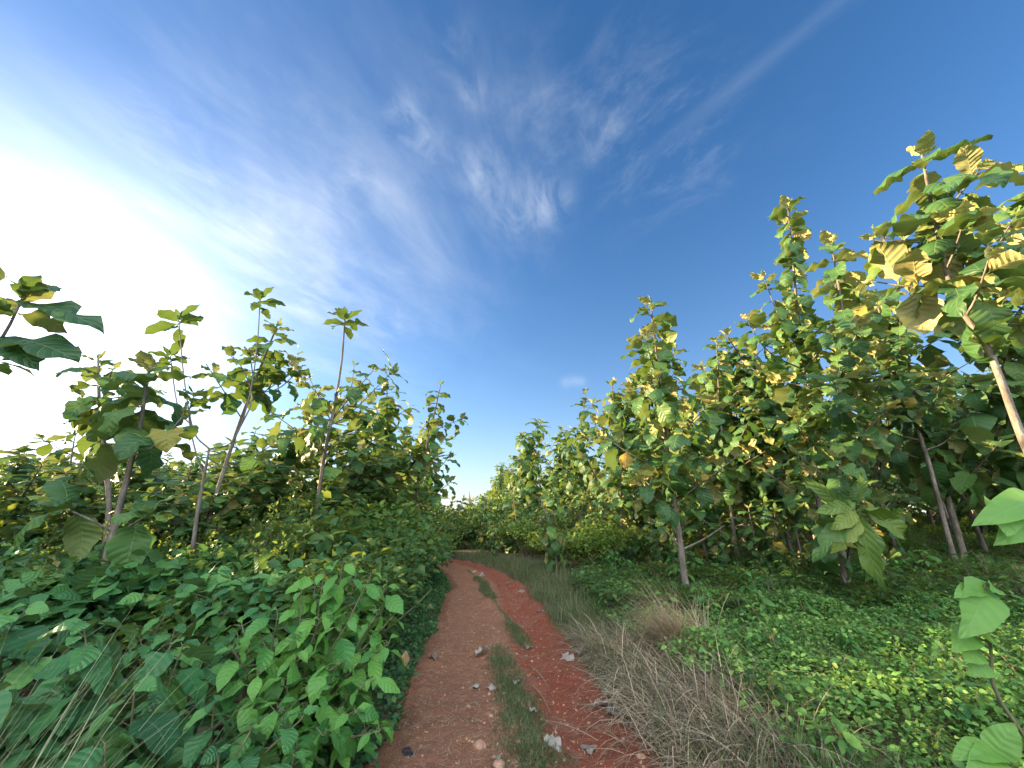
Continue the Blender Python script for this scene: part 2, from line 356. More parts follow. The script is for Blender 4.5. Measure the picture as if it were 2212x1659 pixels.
spk = t.m('MULTIPLY', t.ramp(vo.outputs['Distance'], .10, .30, 1, 0), t.ramp(t.v('DOT_PRODUCT', vo.outputs['Color'], (1, 0, 0)), .62, .66))
base = t.mix(t.m('MULTIPLY', spk, .65), base, (.56, .40, .31, 1))
p = t.n('ShaderNodeBsdfPrincipled'); t.l(base, p.inputs['Base Color']); p.inputs['Roughness'].default_value = .95; p.inputs['Specular IOR Level'].default_value = .15
hh = t.m('ADD', t.m('ADD', t.m('MULTIPLY', n2, .6), t.m('MULTIPLY', n3, .5)), t.m('MULTIPLY', spk, .5))
b = t.n('ShaderNodeBump'); b.inputs['Strength'].default_value = 1; b.inputs['Distance'].default_value = .05
t.l(hh, b.inputs['Height']); t.l(b.outputs[0], p.inputs['Normal']); t.l(p.outputs[0], out.inputs[0])

M['ground'] = rough_mat('forest_floor', [(.3, (.055, .048, .028)), (.5, (.10, .085, .05)), (.7, (.19, .13, .085))], 3, bump=.8, dist=.04, scale2=35)

# ---------------------------------------------------------------- setting: ground and path
def grid_mesh(X, Y, Z, T, name, mat):
    a = Acc(); k, l = X.shape; idx = np.arange(k * l).reshape(k, l)
    F = np.stack([idx[:-1, :-1], idx[:-1, 1:], idx[1:, 1:], idx[1:, :-1]], -1).reshape(-1, 4)
    a.add(np.stack([X, Y, Z], -1).reshape(-1, 3), F, np.zeros((k * l, 2)), T.ravel())
    return a.build(name, mat)
sp_ = np.sinh(np.linspace(-1, 1, 261) * 5.6) / math.sinh(5.6)
gx, gy = np.meshgrid(sp_ * 900, sp_ * 900 + 5)
tag(grid_mesh(gx, gy, hgt(gx, gy), gx * 0, 'ground', M['ground']), kind='structure')
yy = np.concatenate([np.linspace(.5, 8, 420), np.linspace(8.02, 30, 300)]); uu = np.linspace(-1.22, 1.22, 90)
U, YY = np.meshgrid(uu, yy)
XX = pcx(YY) + U * phw(YY)
def path_z(u, x, y):
    e = np.abs(u) + (fbm(x * 2.2, y * 2.2) - .5) * .30
    z = .012 - .045 * np.exp(-((u + .48) / .28) ** 2) - .080 * np.exp(-((u - .52) / .26) ** 2)
    z = z + (fbm(x * 1.6, y * 1.1) - .5) * .07 + (fbm(x * 7, y * 6) - .5) * .045 + (fbm(x * 26, y * 26, 3) - .5) * .012
    return z - .10 * np.clip((e - .92) / .25, 0, 1)
ZZ = path_z(U, XX, YY)
tag(grid_mesh(XX, YY, ZZ, U, 'path', M['dirt']), kind='structure')
def pz(x, y): return float(path_z(lat(x, y), np.asarray(x, float), np.asarray(y, float)))

# ---------------------------------------------------------------- teak trees
def shoot_leaves(acc, pts, f0, rng, size=.5, space=.16, lod=0, tip=True, tint0=0., dens=1.0):
    """opposite pairs of big leaves along the leafy end of a shoot"""
    pts = np.asarray(pts, float); seg = np.linalg.norm(np.diff(pts, axis=0), axis=1); cum = np.concatenate([[0], np.cumsum(seg)]); tot = cum[-1]
    s = tot; k = 0; P = []; D = []; N = []; L = []; dr = []; T = []
    az0 = rng.uniform(0, 6.28)
    while s > f0 * tot:
        q = np.array([np.interp(s, cum, pts[:, i]) for i in range(3)]); q2 = np.array([np.interp(max(s - .15, 0), cum, pts[:, i]) for i in range(3)])
        ax = nz(q - q2 + np.array((0, 0, 1e-4))); ref = np.array((1., 0, 0)) if abs(ax[0]) < .8 else np.array((0, 1., 0))
        u = nz(np.cross(ax, ref)); v = np.cross(ax, u)
        d = (tot - s)
        if rng.random() < dens:
            for j in range(2):
                az = az0 + k * 1.571 + j * 3.1416 + rng.normal() * .25
                el = R(np.interp(k, [0, 1, 2, 4, 8], [66, 50, 30, 8, -20])) + rng.normal() * .22
                r = u * math.cos(az) + v * math.sin(az)
                axm = nz(ax + np.array((0, 0, .6)))
                dd = nz(r * math.cos(el) + axm * math.sin(el))
                P.append(q + r * .015); D.append(dd)
                N.append(nz(np.cross(np.cross(dd, np.array((0, 0, 1.)) + .001), dd) + rng.normal(size=3) * .22))
                sz = size * np.interp(k, [0, 1, 2, 3], [.38, .66, .88, 1.0]) * rng.uniform(.78, 1.18)
                L.append(sz); dr.append(np.interp(k, [0, 1, 3, 8], [.6, 1.1, 1.5, 1.8]) * rng.uniform(.6, 1.4))
                tt = .08 + .5 * rng.random() + (.32 if k < 2 else 0) + tint0
                if rng.random() < .035: tt = .93 + .07 * rng.random()
                T.append(min(tt, 1))
        k += 1; s -= space * np.interp(k, [1, 2, 4], [.35, .6, 1.0]) * rng.uniform(.8, 1.25)
    if not P: return
    nv, nu = ((13, 4), (9, 4), (6, 2))[lod]
    L = np.array(L)
    leaves(acc, np.array(P), np.array(D), np.array(N), L, L * rng.uniform(.52, .68, len(L)), 'teak', nv, nu, droop=np.array(dr), fold=rng.uniform(-.05, .35, len(L)),
           wave=.09 if lod < 2 else .05, curl=rng.uniform(-.6, .1, len(L)), rag=.07 if lod < 2 else .10, bite=.05, tint=np.array(T), rng=rng, freq=2.7)

def whorl(acc, pts, rng, size):
    pts = np.asarray(pts, float); ax = nz(pts[-1] - pts[-3]); ref = np.array((1., 0, 0)); u = nz(np.cross(ax, ref)); v = np.cross(ax, u); P = []; D = []; N = []; L = []; dr = []
    for k in range(5):
        for j in range(2):
            az = k * 1.571 + j * 3.1416 + rng.normal() * .3; el = R((64, 42, 26, 8, -8)[k]) + rng.normal() * .15
            r = u * math.cos(az) + v * math.sin(az); d = r * math.cos(el) + ax * math.sin(el)
            P.append(pts[-1] - ax * (0, .02, .05, .10, .17)[k]); D.append(d); N.append(nz(np.cross(np.cross(d, ax + .001), d)) + rng.normal(size=3) * .15)
            L.append(size * (.5, .9, 1, 1, .85)[k] * rng.uniform(.8, 1.15)); dr.append((.2, .6, .8, .9, .8)[k])
    L = np.array(L)
    leaves(acc, np.array(P), np.array(D), np.array(N), L, L * .48, 'teak', 12, 4, droop=np.array(dr), fold=.12, wave=.07, rag=.07, bite=.05, tint=rng.uniform(.0, .22, len(L)), rng=rng)  # dark tint paints the backlit tufts' shade into the leaf colour

def auto_branches(trunk, rng, n, f0, f1, ln, up=.7):
    out = []; az = rng.uniform(0, 6.28); H = len(trunk) - 1
    for i in range(n):
        f = f0 + (f1 - f0) * (i + rng.random() * .6) / n
        b = trunk[int(f * H)]; az += 2.4 + rng.normal() * .3
        l = ln * np.interp(f, [f0, (f0 + f1) / 2, 1], [1.0, .95, .45]) * rng.uniform(.7, 1.2)
        d = np.array((math.cos(az), math.sin(az), 0)); e = R(rng.uniform(15, 45))
        p1 = b + d * l * .4 * math.cos(e) + np.array((0, 0, l * .4 * math.sin(e)))
        p2 = p1 + d * l * .45 + np.array((0, 0, l * up * rng.uniform(.4, 1.0)))
        out.append((spline([b, p1, p2], 8), .3))
    return out
def teak_tree(base, trunk, r0, shoots, label, rng, f0=.5, size=.5, space=.17, group=None, lod=1, r1=.014, extra=None, dens=.88, name='teak_tree'):
    """thing > trunk, branch ..., crown;  trunk is a resampled polyline, shoots = [(polyline, leafy-from)]"""
    base = np.asarray(base, float); root = empty(name, base, label, 'tree', group)
    a = Acc(); k = len(trunk); f = np.linspace(0, 1, k)
    r0 = r0 * .62; tube(a, trunk, r0 * (1 - f) ** .8 + r1 + r0 * .35 * np.exp(-f * 30), 9 if lod < 2 else 6, jit=.05, rng=rng)
    a.build('trunk', M['bark'], root, base)
    cr = Acc(); whorl(cr, trunk, rng, size * 1.15) if f0 == 3 else shoot_leaves(cr, trunk, f0, rng, size, space, lod, dens=dens)
    for pts, lf in shoots:
        bb = Acc(); n = len(pts); l = np.linalg.norm(pts[-1] - pts[0])
        tube(bb, pts, np.linspace(min(r0 * .45, .012 + .012 * l), .008, n), 6); bb.build('branch', M['bark'], root, base)
        whorl(cr, pts, rng, size * (lf - 10)) if lf > 10 else shoot_leaves(cr, pts, lf, rng, size * .92, space, lod, dens=dens)
    if extra: extra(cr)
    cr.build('crown', M['teak'], root, base)
    return root
def poly(pix, Y, n=24, ground=True):                # trunk through image points at a real distance, rooted in the ground
    Ys = np.broadcast_to(np.asarray(Y, float), (len(pix),))
    p = [at(x, y, d) for (x, y), d in zip(pix, Ys)]
    if ground:
        b = p[0] + (p[0] - p[1]) * 0; d = nz(p[1] - p[0]); dx = d[:2] / max(d[2], .2) * (p[0][2])
        g = np.array((p[0][0] - dx[0] * .5, p[0][1], 0)); g[2] = float(hgt(g[0], g[1])) - .05
        if p[0][2] - g[2] > .12: p = [g] + p
        else: p[0][2] = g[2]
    return spline(p, n)

rg = np.random.default_rng(11)
GL, GR = 'teak trees left of the path', 'teak trees right of the path'
# right of the path
tk = poly([(1483, 1285), (1462, 1120), (1442, 980), (1425, 820), (1405, 655)], 8.65, 30)
br = auto_branches(tk, rg, 15, .28, .86, 1.5, .5) + [(spline([at(1472, 1185, 8.65), at(1440, 1150, 8.5), at(1405, 1120, 8.3)], 6), 2), (spline([at(1478, 1185, 8.65), at(1520, 1165, 8.6), at(1565, 1135, 8.5)], 6), 2)]
teak_tree(tk[0], tk, .085, br, 'sunlit teak with one straight bare lower trunk beside the tan grass tuft', rg, f0=.30, size=.70, space=.20, group=GR, lod=0)
tk = poly([(1838, 1288), (1826, 1240), (1812, 1120), (1815, 900), (1822, 700), (1796, 525)], 8.2, 30)
br = auto_branches(tk, rg, 15, .30, .84, 1.5, .45) + [(spline([tk[1], at(1806, 1215, 8.0), at(1778, 1130, 7.9), at(1750, 1020, 7.8)], 10), .6)]
def big_sprout(c):
    leafs = [((1850, 1085), (1805, 1120), .6), ((1852, 1090), (1880, 1040), .5), ((1858, 1095), (1960, 1165), .9), ((1855, 1100), (1930, 1150), .8),
             ((1855, 1110), (1845, 1190), .75), ((1852, 1115), (1790, 1185), .8), ((1858, 1110), (1905, 1230), .85), ((1850, 1110), (1775, 1085), .6), ((1850, 1095), (1835, 1150), .7), ((1860,1105),(1875,1240),.8)]
    for a_, b_, s_ in leafs:
        A, B = at(*a_, 6.9), at(*b_, 6.6)
        d = B - A; leaves(c, A[None], nz(d[None] + np.array((0, 0, .25 * s_))), np.array([[-.45, -.6, .6]]) + rg.normal(size=(1, 3)) * .55, np.array([np.linalg.norm(d) * 1.2]), np.array([s_ * .40]), 'teak', 13, 4, droop=rg.uniform(.5, 1.3), fold=.2, wave=.1, rag=.07, bite=.06, tint=np.array([rg.uniform(.55, .9)]), rng=rg)
teak_tree(tk[0], tk, .10, br + [(spline([tk[1], at(1832, 1200, 8.0), at(1846, 1140, 7.2), at(1856, 1095, 6.9)], 8), 2)], 'twin-stemmed teak with big sunlit leaves hanging low over the ground cover', rg, f0=.32, size=.70, space=.20, group=GR, lod=0, extra=big_sprout)
tk = poly([(1775, 1180), (1762, 1000), (1742, 850), (1722, 660), (1702, 450)], 9.6, 30)
br = auto_branches(tk, rg, 10, .40, .75, 1.6, .55) + [(spline([at(1732, 760, 9.6), at(1690, 700, 9.4), at(1650, 600, 9.3)], 8), .3), (spline([at(1738, 800, 9.6), at(1660, 760, 9.3), at(1612, 690, 9.2)], 8), .3)]
teak_tree(tk[0], tk, .09, br, 'tall teak with a narrow golden leader rising left of the rightmost tall teak', rg, f0=.32, size=.68, space=.19, group=GR, lod=0)
tk = poly([(2290, 1120), (2212, 955), (2135, 755), (2062, 640), (2020, 480), (1992, 335)], 4.1, 34)
br = auto_branches(tk, rg, 7, .62, .86, .8, .5) + [(spline([at(2080, 665, 4.1), at(2140, 560, 4.2), at(2190, 470, 4.4)], 8), .4)]
teak_tree(tk[0], tk, .050, br, 'nearest tall teak at the right with a leaning grey trunk and huge leaves', rg, f0=.56, size=.62, space=.16, group=GR, lod=0)
tk = poly([(2420, 1100), (2350, 800), (2280, 550), (2215, 365)], 4.9, 30)
br = auto_branches(tk, rg, 9, .5, .9, 1.3, .5)
teak_tree(tk[0], tk, .08, br, 'teak at the right edge of the view showing only its golden left leaves', rg, f0=.45, size=.66, space=.18, group=GR, lod=0)
tk = poly([(2048, 1160), (2012, 1020), (1975, 905), (1928, 770), (1890, 640)], 10.5, 26)
teak_tree(tk[0], tk, .085, auto_branches(tk, rg, 11, .5, .92, 1.9, .5), 'slanting orange-lit trunk teak standing in the dark understorey', rg, f0=.5, size=.64, space=.19, group=GR)
tk = poly([(1588, 1170), (1572, 1040), (1556, 900), (1548, 735)], 11.5, 26)
teak_tree(tk[0], tk, .075, auto_branches(tk, rg, 12, .30, .9, 1.7, .5), 'teak filling the gap between the single-trunk teak and the golden-leader teak', rg, f0=.32, size=.64, space=.18, group=GR)
tk = poly([(1345, 1190), (1340, 1050), (1332, 940), (1322, 830)], 13.0, 26)
teak_tree(tk[0], tk, .07, auto_branches(tk, rg, 12, .25, .92, 1.6, .5), 'dense teak with pale drooping top just left of the single-trunk teak', rg, f0=.28, size=.64, space=.18, group=GR)

# left of the path
tk = poly([(212, 1275), (262, 1080), (300, 930), (322, 800)], 4.6, 26)
br = [(spline([at(285, 985, 4.6), at(340, 960, 4.5), at(395, 900, 4.5)], 6), .4), (spline([at(245, 1150, 4.6), at(190, 1120, 4.4), at(120, 1090, 4.4)], 6), .5), (spline([at(240, 1160, 4.6), at(290, 1130, 4.5), at(325, 1110, 4.4)], 6), .6), (spline([at(215, 1280, 4.5), at(160, 1255, 4.3), at(120, 1235, 4.2)], 5), .8)]
teak_tree(tk[0], tk, .05, br, 'backlit teak with broad dark leaves on a leaning trunk nearest the left edge', rg, f0=.70, size=.58, space=.13, group=GL, lod=0)
tk = poly([(235, 1100), (222, 960), (214, 860), (212, 775)], 6.4, 24)
teak_tree(tk[0], tk, .045, auto_branches(tk, rg, 4, .5, .85, .9, .5), 'teak with stepped pairs of dark leaves against the white glow', rg, f0=.52, size=.52, space=.2, group=GL)
tk = poly([(408, 1240), (428, 1100), (452, 970)], 6.0, 20)
br = [(spline([at(452, 970, 6), at(418, 930, 6), at(398, 820, 6), at(386, 690, 6)], 18), 10.95), (spline([at(420, 925, 6), at(385, 880, 6.2), at(368, 770, 6.2)], 12), 10.9),
      (spline([at(452, 970, 6), at(505, 950, 6), at(540, 850, 6), at(556, 740, 6), at(562, 645, 6)], 20), 10.9), (spline([at(512, 935, 6), at(545, 860, 6.1), at(520, 790, 6.1), at(500, 770, 6.1)], 10), .75),
      (spline([at(440, 1020, 6), at(425, 985, 5.9), at(408, 900, 5.8), at(420, 850, 5.8)], 10), .75), (spline([at(450, 990, 6), at(500, 1010, 6.2), at(590, 960, 6.3)], 8), .6)]
teak_tree(tk[0], tk, .045, br, 'slender forked teak whose two bare stems end in small palm-like tufts', rg, f0=2, size=.48, space=.17, group=GL, lod=0)
tk = poly([(418, 1235), (470, 1060), (512, 930), (560, 800), (598, 705)], 6.6, 26)
br = auto_branches(tk, rg, 5, .62, .86, .8, .5) + [(spline([at(540, 850, 6.6), at(600, 840, 6.5), at(645, 800, 6.4)], 8), .4)]
teak_tree(tk[0], tk, .042, br, 'teak with a drooping leafy head right behind the forked slender teak', rg, f0=.70, size=.5, space=.17, group=GL, lod=0)
tk = poly([(682, 1110), (705, 960), (722, 880), (738, 780), (745, 690)], 8.2, 28)
br = [(spline([at(712, 920, 8.2), at(760, 890, 8.1), at(845, 805, 8)], 10), 11.15), (spline([at(715, 910, 8.2), at(690, 860, 8.2), at(670, 820, 8.2)], 8), .3), (spline([at(720, 880, 8.2), at(755, 850, 8.3), at(765, 790, 8.3)], 8), .4),
      (spline([at(700, 980, 8.2), at(640, 930, 8), at(585, 890, 7.9)], 10), .35)] + auto_branches(tk, rg, 8, .3, .62, 1.5, .4)
teak_tree(tk[0], tk, .052, br, 'teak with a pale forking trunk topped by a single flat tuft on a thin stem', rg, f0=3, size=.5, space=.17, group=GL, lod=0)
tk = poly([(893, 1110), (908, 1010), (930, 930), (952, 830)], 11.5, 26)
br = [(spline([at(918, 965, 11.5), at(950, 925, 11.5), at(1000, 905, 11.4)], 9), .35), (spline([at(900, 1050, 11.5), at(940, 1020, 11.3), at(972, 985, 11.2)], 9), .4), (spline([at(895, 1090, 11.5), at(935, 1070, 11.3), at(975, 1040, 11.2)], 9), .35)] + auto_branches(tk, rg, 7, .2, .6, 1.2, .4)
teak_tree(tk[0], tk, .065, br, 'dark teak leaning over the bend of the path with a drooping head', rg, f0=.55, size=.5, space=.16, group=GL)
tk = spline([(-5.35, 2.9, -.05), (-5.4, 2.95, 1.6), (-5.5, 3.0, 3.0), (-5.55, 3.0, 4.2)], 22)
br = [(spline([tk[14], at(-60, 800, 3.05), at(10, 720, 3), at(50, 640, 3)], 9), .9)]
def near_leaves(c):
    for a_, b_, s_ in [((40, 655), (182, 686), .62), ((5, 735), (125, 760), .7), ((5, 735), (45, 790), .55), ((45, 645), (55, 598), .4), ((45, 645), (95, 625), .4), ((30, 690), (-60, 660), .5), ((10, 730), (-70, 790), .6)]:
        A, B = at(*a_, 3.0), at(*b_, 2.8); d = B - A
        leaves(c, A[None], nz(d[None] + np.array((0, 0, .15))), np.array([[.1, -.6, .8]]), np.array([np.linalg.norm(d) * 1.06]), np.array([s_ * .52]), 'teak', 10, 4, droop=.6, fold=.1, wave=.1, rag=.09, bite=.12, tint=np.array([.02]), rng=rg)  # darkest tint puts the silhouette's shade into these leaves' colour
teak_tree(tk[0], tk, .06, br, 'teak outside the left edge reaching in with a few huge dark leaves', rg, f0=.85, size=.55, space=.17, group=GL, lod=0, extra=near_leaves)

# background teak: a few kinds, then copies
protos = []
for i in range(9):
    r_ = np.random.default_rng(100 + i); H = 6.5
    tp = spline([(0, 0, -.1), (r_.normal() * .15, r_.normal() * .15, 2), (r_.normal() * .36, r_.normal() * .36, 4.2), (r_.normal() * .5, r_.normal() * .5, H)], 22)
    protos.append((tp, r_))
def make_bg(i, label, group, lod=2):
    tp, r_ = protos[i]
    return teak_tree((0, 0, 0), tp, .075 if i not in (4, 5) else .055, auto_branches(tp, r_, (15, 12, 17, 14, 9, 8, 11, 18, 10)[i], .16 if i not in (4, 5) else .45, .93, 1.6, .5), label, r_, f0=.5 if i in (4, 5) else .22, size=(.70, .62, .76, .68, .66, .62, .78, .60, .72)[i], space=(.19, .21, .2, .17, .19, .22, .24, .17, .21)[i], dens=(.9, .75, .9, .95, .85, .8, .7, .9, .8)[i], group=group, lod=lod)
bg_first = {}
def bg_tree(px, top, Y, kind, label, group, r_=np.random.default_rng(5)):
    tpt = at(px, top, Y); x = tpt[0]; h = tpt[2] - float(hgt(x, Y)); sc = h / 6.5
    rz = r_.uniform(0, 6.28); loc = (x, Y, float(hgt(x, Y)))
    if kind not in bg_first:
        o = make_bg(kind, label, group); bg_first[kind] = o; o.location = loc; o.rotation_euler = (0, 0, rz); o.scale = (sc, sc, sc); return o
    return copy_thing(bg_first[kind], loc, rz, sc, label, group, sxy=max(1, min(1.3, 1.0 / sc)))
right_named = [
 (1075, 1000, 34, 0, 'small far teak at the end of the right row beside the dead palm'), (1105, 1005, 30, 1, 'far right-row teak with two short heads near the path bend'),
 (1150, 912, 22, 2, 'far right-row teak rising highest near the path bend'), (1192, 938, 20, 3, 'right-row teak just right of the tallest one by the bend'),
 (1238, 925, 19, 0, 'right-row teak with a lone pointed top midway along the row'), (1282, 850, 15.5, 1, 'right-row teak with crowded golden tips left of the dense pale one'),
 (1365, 850, 16, 2, 'teak half hidden directly behind the single-trunk teak'), (1490, 790, 14, 3, 'teak behind and right of the single-trunk teak'),
 (1610, 720, 12.5, 0, 'teak behind the golden-leader teak on its left'), (1660, 760, 11, 1, 'leafy teak in front of the golden-leader teak trunk'),
 (1880, 620, 11, 6, 'teak seen between the twin-stemmed and the nearest tall teak'), (1935, 650, 12, 5, 'teak behind the nearest tall teak on its left'),
 (2060, 640, 10, 7, 'teak directly behind the leaning grey trunk'), (2160, 560, 9, 5, 'sunlit teak behind the right edge leaves')]
for a_ in right_named: bg_tree(*a_, GR)
r_ = np.random.default_rng(21)
lab_r = 'plantation teak deep in the dark stand on the right'
for row in range(9):
    for c in range(13):
        x = 6 + c * 2.7 + r_.normal() * .45; y = 12.5 + row * 2.9 + r_.normal() * .45
        if x < pcx(y) + 4.5 or x / y < .30: continue
        p_ = G(x, y); sc = r_.uniform(.92, 1.15)
        k = int(r_.integers(0, 9)) if x / y < .62 or r_.random() < .75 else int(r_.integers(4, 6))
        if k not in bg_first: bg_first[k] = make_bg(k, lab_r, 'deep plantation teak'); bg_first[k].location = p_; continue
        copy_thing(bg_first[k], p_, r_.uniform(0, 6.28), sc, lab_r, 'deep plantation teak')
for y in np.arange(24, 48, 3.2):
    for x in np.arange(1.0, 12, 3.0):
        if x / y > .30 or x / y < -.02: continue
        copy_thing(bg_first[int(r_.choice(sorted(k for k in bg_first if k not in (4, 5))))], G(x + r_.normal() * .4, y + r_.normal() * .4), r_.uniform(0, 6.28), r_.uniform(.8, .98), 'far plantation teak behind the right row by the path bend', 'far plantation teak')
left_named = [
 (935, 1010, 17, 2, 'far left-side teak low beside the path bend'), (862, 850, 13.5, 3, 'left-side teak between the flat-tuft teak and the leaning dark teak'),
 (820, 880, 10.5, 0, 'bushy yellow-green teak right of the pale forking trunk'), (775, 930, 9.6, 1, 'low bushy teak in front of the yellow-green one'),
 (645, 900, 10, 2, 'bushy teak left of the pale forking trunk'), (560, 930, 10.5, 4, 'yellow-green teak beneath the drooping leafy head'),
 (500, 985, 8.5, 3, 'low leafy teak between the forked stems'), (350, 965, 9.5, 0, 'low teak behind the broad dark leaves'), (165, 935, 8.5, 1, 'low hazy teak left of the stepped-leaf teak'),
 (60, 965, 11, 2, 'low teak under the white glow at the left edge'), (-60, 940, 9, 3, 'low teak cut by the left edge of the view'), (905, 915, 15, 5, 'thin-topped left-side teak left of the leaning dark teak')]
for a_ in left_named: bg_tree(*a_, GL)
for k, (px, top, Y) in enumerate([(300, 1000, 7.2), (425, 1015, 7.6), (565, 1000, 8), (640, 1010, 8.6), (725, 1000, 9), (800, 985, 9.8), (480, 1040, 6.9), (200, 1010, 7), (120, 1000, 7.6), (850, 960, 11), (360, 1030, 6.6), (600, 960, 11.5), (690, 930, 12)]):
    t_ = at(px, top, Y); ks = sorted(q for q in bg_first if q not in (4, 5))
    copy_thing(bg_first[ks[k % len(ks)]], G(t_[0], Y), k * 1.9, t_[2] / 6.5, 'low leafy teak crowding between the left-side trunks', 'low teak between the left trunks', sxy=1.6)
for k, (a_, d_, h_) in enumerate([(-62, 10.5, 4.6), (-64, 13, 5.4), (-67, 9, 4.4), (-70, 11.5, 5.2), (-74, 9.5, 4.8), (-78, 11, 5), (-83, 9, 4.6), (-66, 16, 6), (-61.5, 14.5, 5)]):
    copy_thing(bg_first[k % 4], G(d_ * math.sin(R(a_)), d_ * math.cos(R(a_))), k * 1.3, h_ / 6.5, 'unseen teak added past the left edge as a sun screen', 'teak beyond the left edge', sxy=1.35)  # added outside the view to keep the sun off the left trees
lab_l = 'teak in the thicket behind the left-side trees'
for i in range(34):
    y = r_.uniform(12, 34); x = -r_.uniform(.22, 1.5) * y
    if abs(x - pcx(y)) < 2.2: continue
    top = 985 + r_.uniform(-25, 40) if x / y < -.6 else 960 + r_.uniform(-20, 40)
    if x / y > -.30: top = 1010
    px = 1106 + x / y * 860
    h = at(px, top, y)[2]
    copy_thing(bg_first[int(r_.choice(sorted(k for k in bg_first if k not in (4, 5))))], G(x, y), r_.uniform(0, 6.28), h / 6.5, lab_l, 'teak behind the left thicket', sxy=1.3)

# ---------------------------------------------------------------- shrubs and thicket
def bush_mesh(rng, rx, ry, h, n, ls, shape, nv, nu, mat, asp=.6, up=.35, droop=.7, blobs=5, stems=7, heart=False):
    """foliage leaves through a few lumps, plus stems that carry them; returns two meshes"""
    c = np.stack([rng.uniform(-.55, .55, blobs) * rx, rng.uniform(-.55, .55, blobs) * ry, rng.uniform(.35, .72, blobs) * h], 1)
    k = rng.integers(0, blobs, n); d = nz(rng.normal(size=(n, 3))); d[:, 2] = np.abs(d[:, 2]) * np.where(rng.random(n) < .75, 1, -.6)
    r = rng.random(n) ** .45
    P = c[k] + d * r[:, None] * np.array((rx * .55, ry * .55, h * .38)) * rng.uniform(.75, 1.1, (blobs, 1))[k]
    P[:, 2] = np.clip(P[:, 2], .03, None)
    D = d + rng.normal(size=(n, 3)) * .55; D[:, 2] = D[:, 2] * .4 + rng.normal(size=n) * .3 - .05
    N = np.array((0, 0, 1.)) + d * up + rng.normal(size=(n, 3)) * .5
    L = ls * rng.uniform(.55, 1.25, n)
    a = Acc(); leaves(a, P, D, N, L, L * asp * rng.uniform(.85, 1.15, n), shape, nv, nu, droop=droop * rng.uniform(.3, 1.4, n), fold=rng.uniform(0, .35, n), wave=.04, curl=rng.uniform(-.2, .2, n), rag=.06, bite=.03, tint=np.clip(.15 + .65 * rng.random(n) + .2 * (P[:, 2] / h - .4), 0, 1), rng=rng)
    s = Acc()
    for q in range(stems):
        tgt = P[rng.integers(0, n)]; b0 = np.array((rng.normal() * rx * .2, rng.normal() * ry * .2, -.05))
        tube(s, spline([b0, b0 * .5 + tgt * .5 + np.array((rng.normal() * .08, rng.normal() * .08, h * .1)), tgt], 7), np.linspace(.012, .004, 7), 5)
    return a.mesh('foliage', mat), s.mesh('stem', M['twig'])
def shrub_from(meshes, loc, label, group, rz=0, sc=1, name='shrub', cat='shrub'):
    o = empty(name, loc, label, cat, group); o.rotation_euler = (0, 0, rz); o.scale = (sc, sc, sc)
    for nm, me in zip(('foliage', 'stem'), meshes):
        c = bpy.data.objects.new(nm, me); COL.objects.link(c); c.parent = o
    return o
rs = np.random.default_rng(33)
M['light'] = leaf_mat('light_thicket_leaf', [(0, (.050, .11, .024)), (.5, (.095, .19, .034)), (.9, (.17, .27, .045)), (1, (.26, .24, .07))], trans=.45, tcol=(.30, .40, .03), veins=0)
thick = [bush_mesh(rs, 1.0, 1.0, 1.0, nn, sz_, sh_, 3, 2, M[mm], as_, droop=dd) for nn, sz_, sh_, mm, as_, dd in ((1900, .062, 'ovate', 'light', .6, .6), (900, .115, 'heart', 'thicket', .8, .9), (1500, .08, 'ovate', 'thicket', .5, .8), (1100, .095, 'ovate', 'light', .55, 1.1))]
mid_b = [bush_mesh(rs, 1.0, 1.0, 1.0, 520, .15, 'heart', 4, 2, M['heart'], .85) for _ in range(2)]
lab_t = 'yellow-green thicket shrub in the tangled growth left of the path'
cnt = 0
for i in range(150):
    y = rs.uniform(4.2, 20); x = -rs.uniform(1.7 / y + .10, 1.55) * y
    if abs(x - pcx(y)) < 2.0 or x > pcx(y): continue
    hh = rs.uniform(.6, 1.75) + .05 * y
    d = math.hypot(x, y)
    hh = min(hh, CAM_H + .03 * d + (.9 if y > 8 else 0))
    if y < 6: hh = min(hh, 1.05)
    near = y < 7
    if y < 8.5 and x / y > -.40: continue
    m_ = mid_b[i % 2] if (near and rs.random() < .35) else thick[i % 4]
    shrub_from(m_, G(x, y), lab_t if m_ in thick else 'heart-leaved shrub in the tangled growth left of the path', 'thicket shrubs left of the path' if m_ in thick else 'heart-leaved thicket shrubs', rs.uniform(0, 6.28), hh)
for i in range(16):
    d_ = rs.uniform(6.5, 12); t_ = rs.uniform(R(-86), R(-60)); x, y = d_ * math.sin(t_), d_ * math.cos(t_)
    shrub_from(thick[i % 4], G(x, y), 'unseen shrub added past the left edge to shade the foreground', 'unseen shrubs added as a shade screen', rs.uniform(0, 6.28), 1.2 + .12 * d_)  # out of view, added to block low sun from the left foreground
tall_n = 0
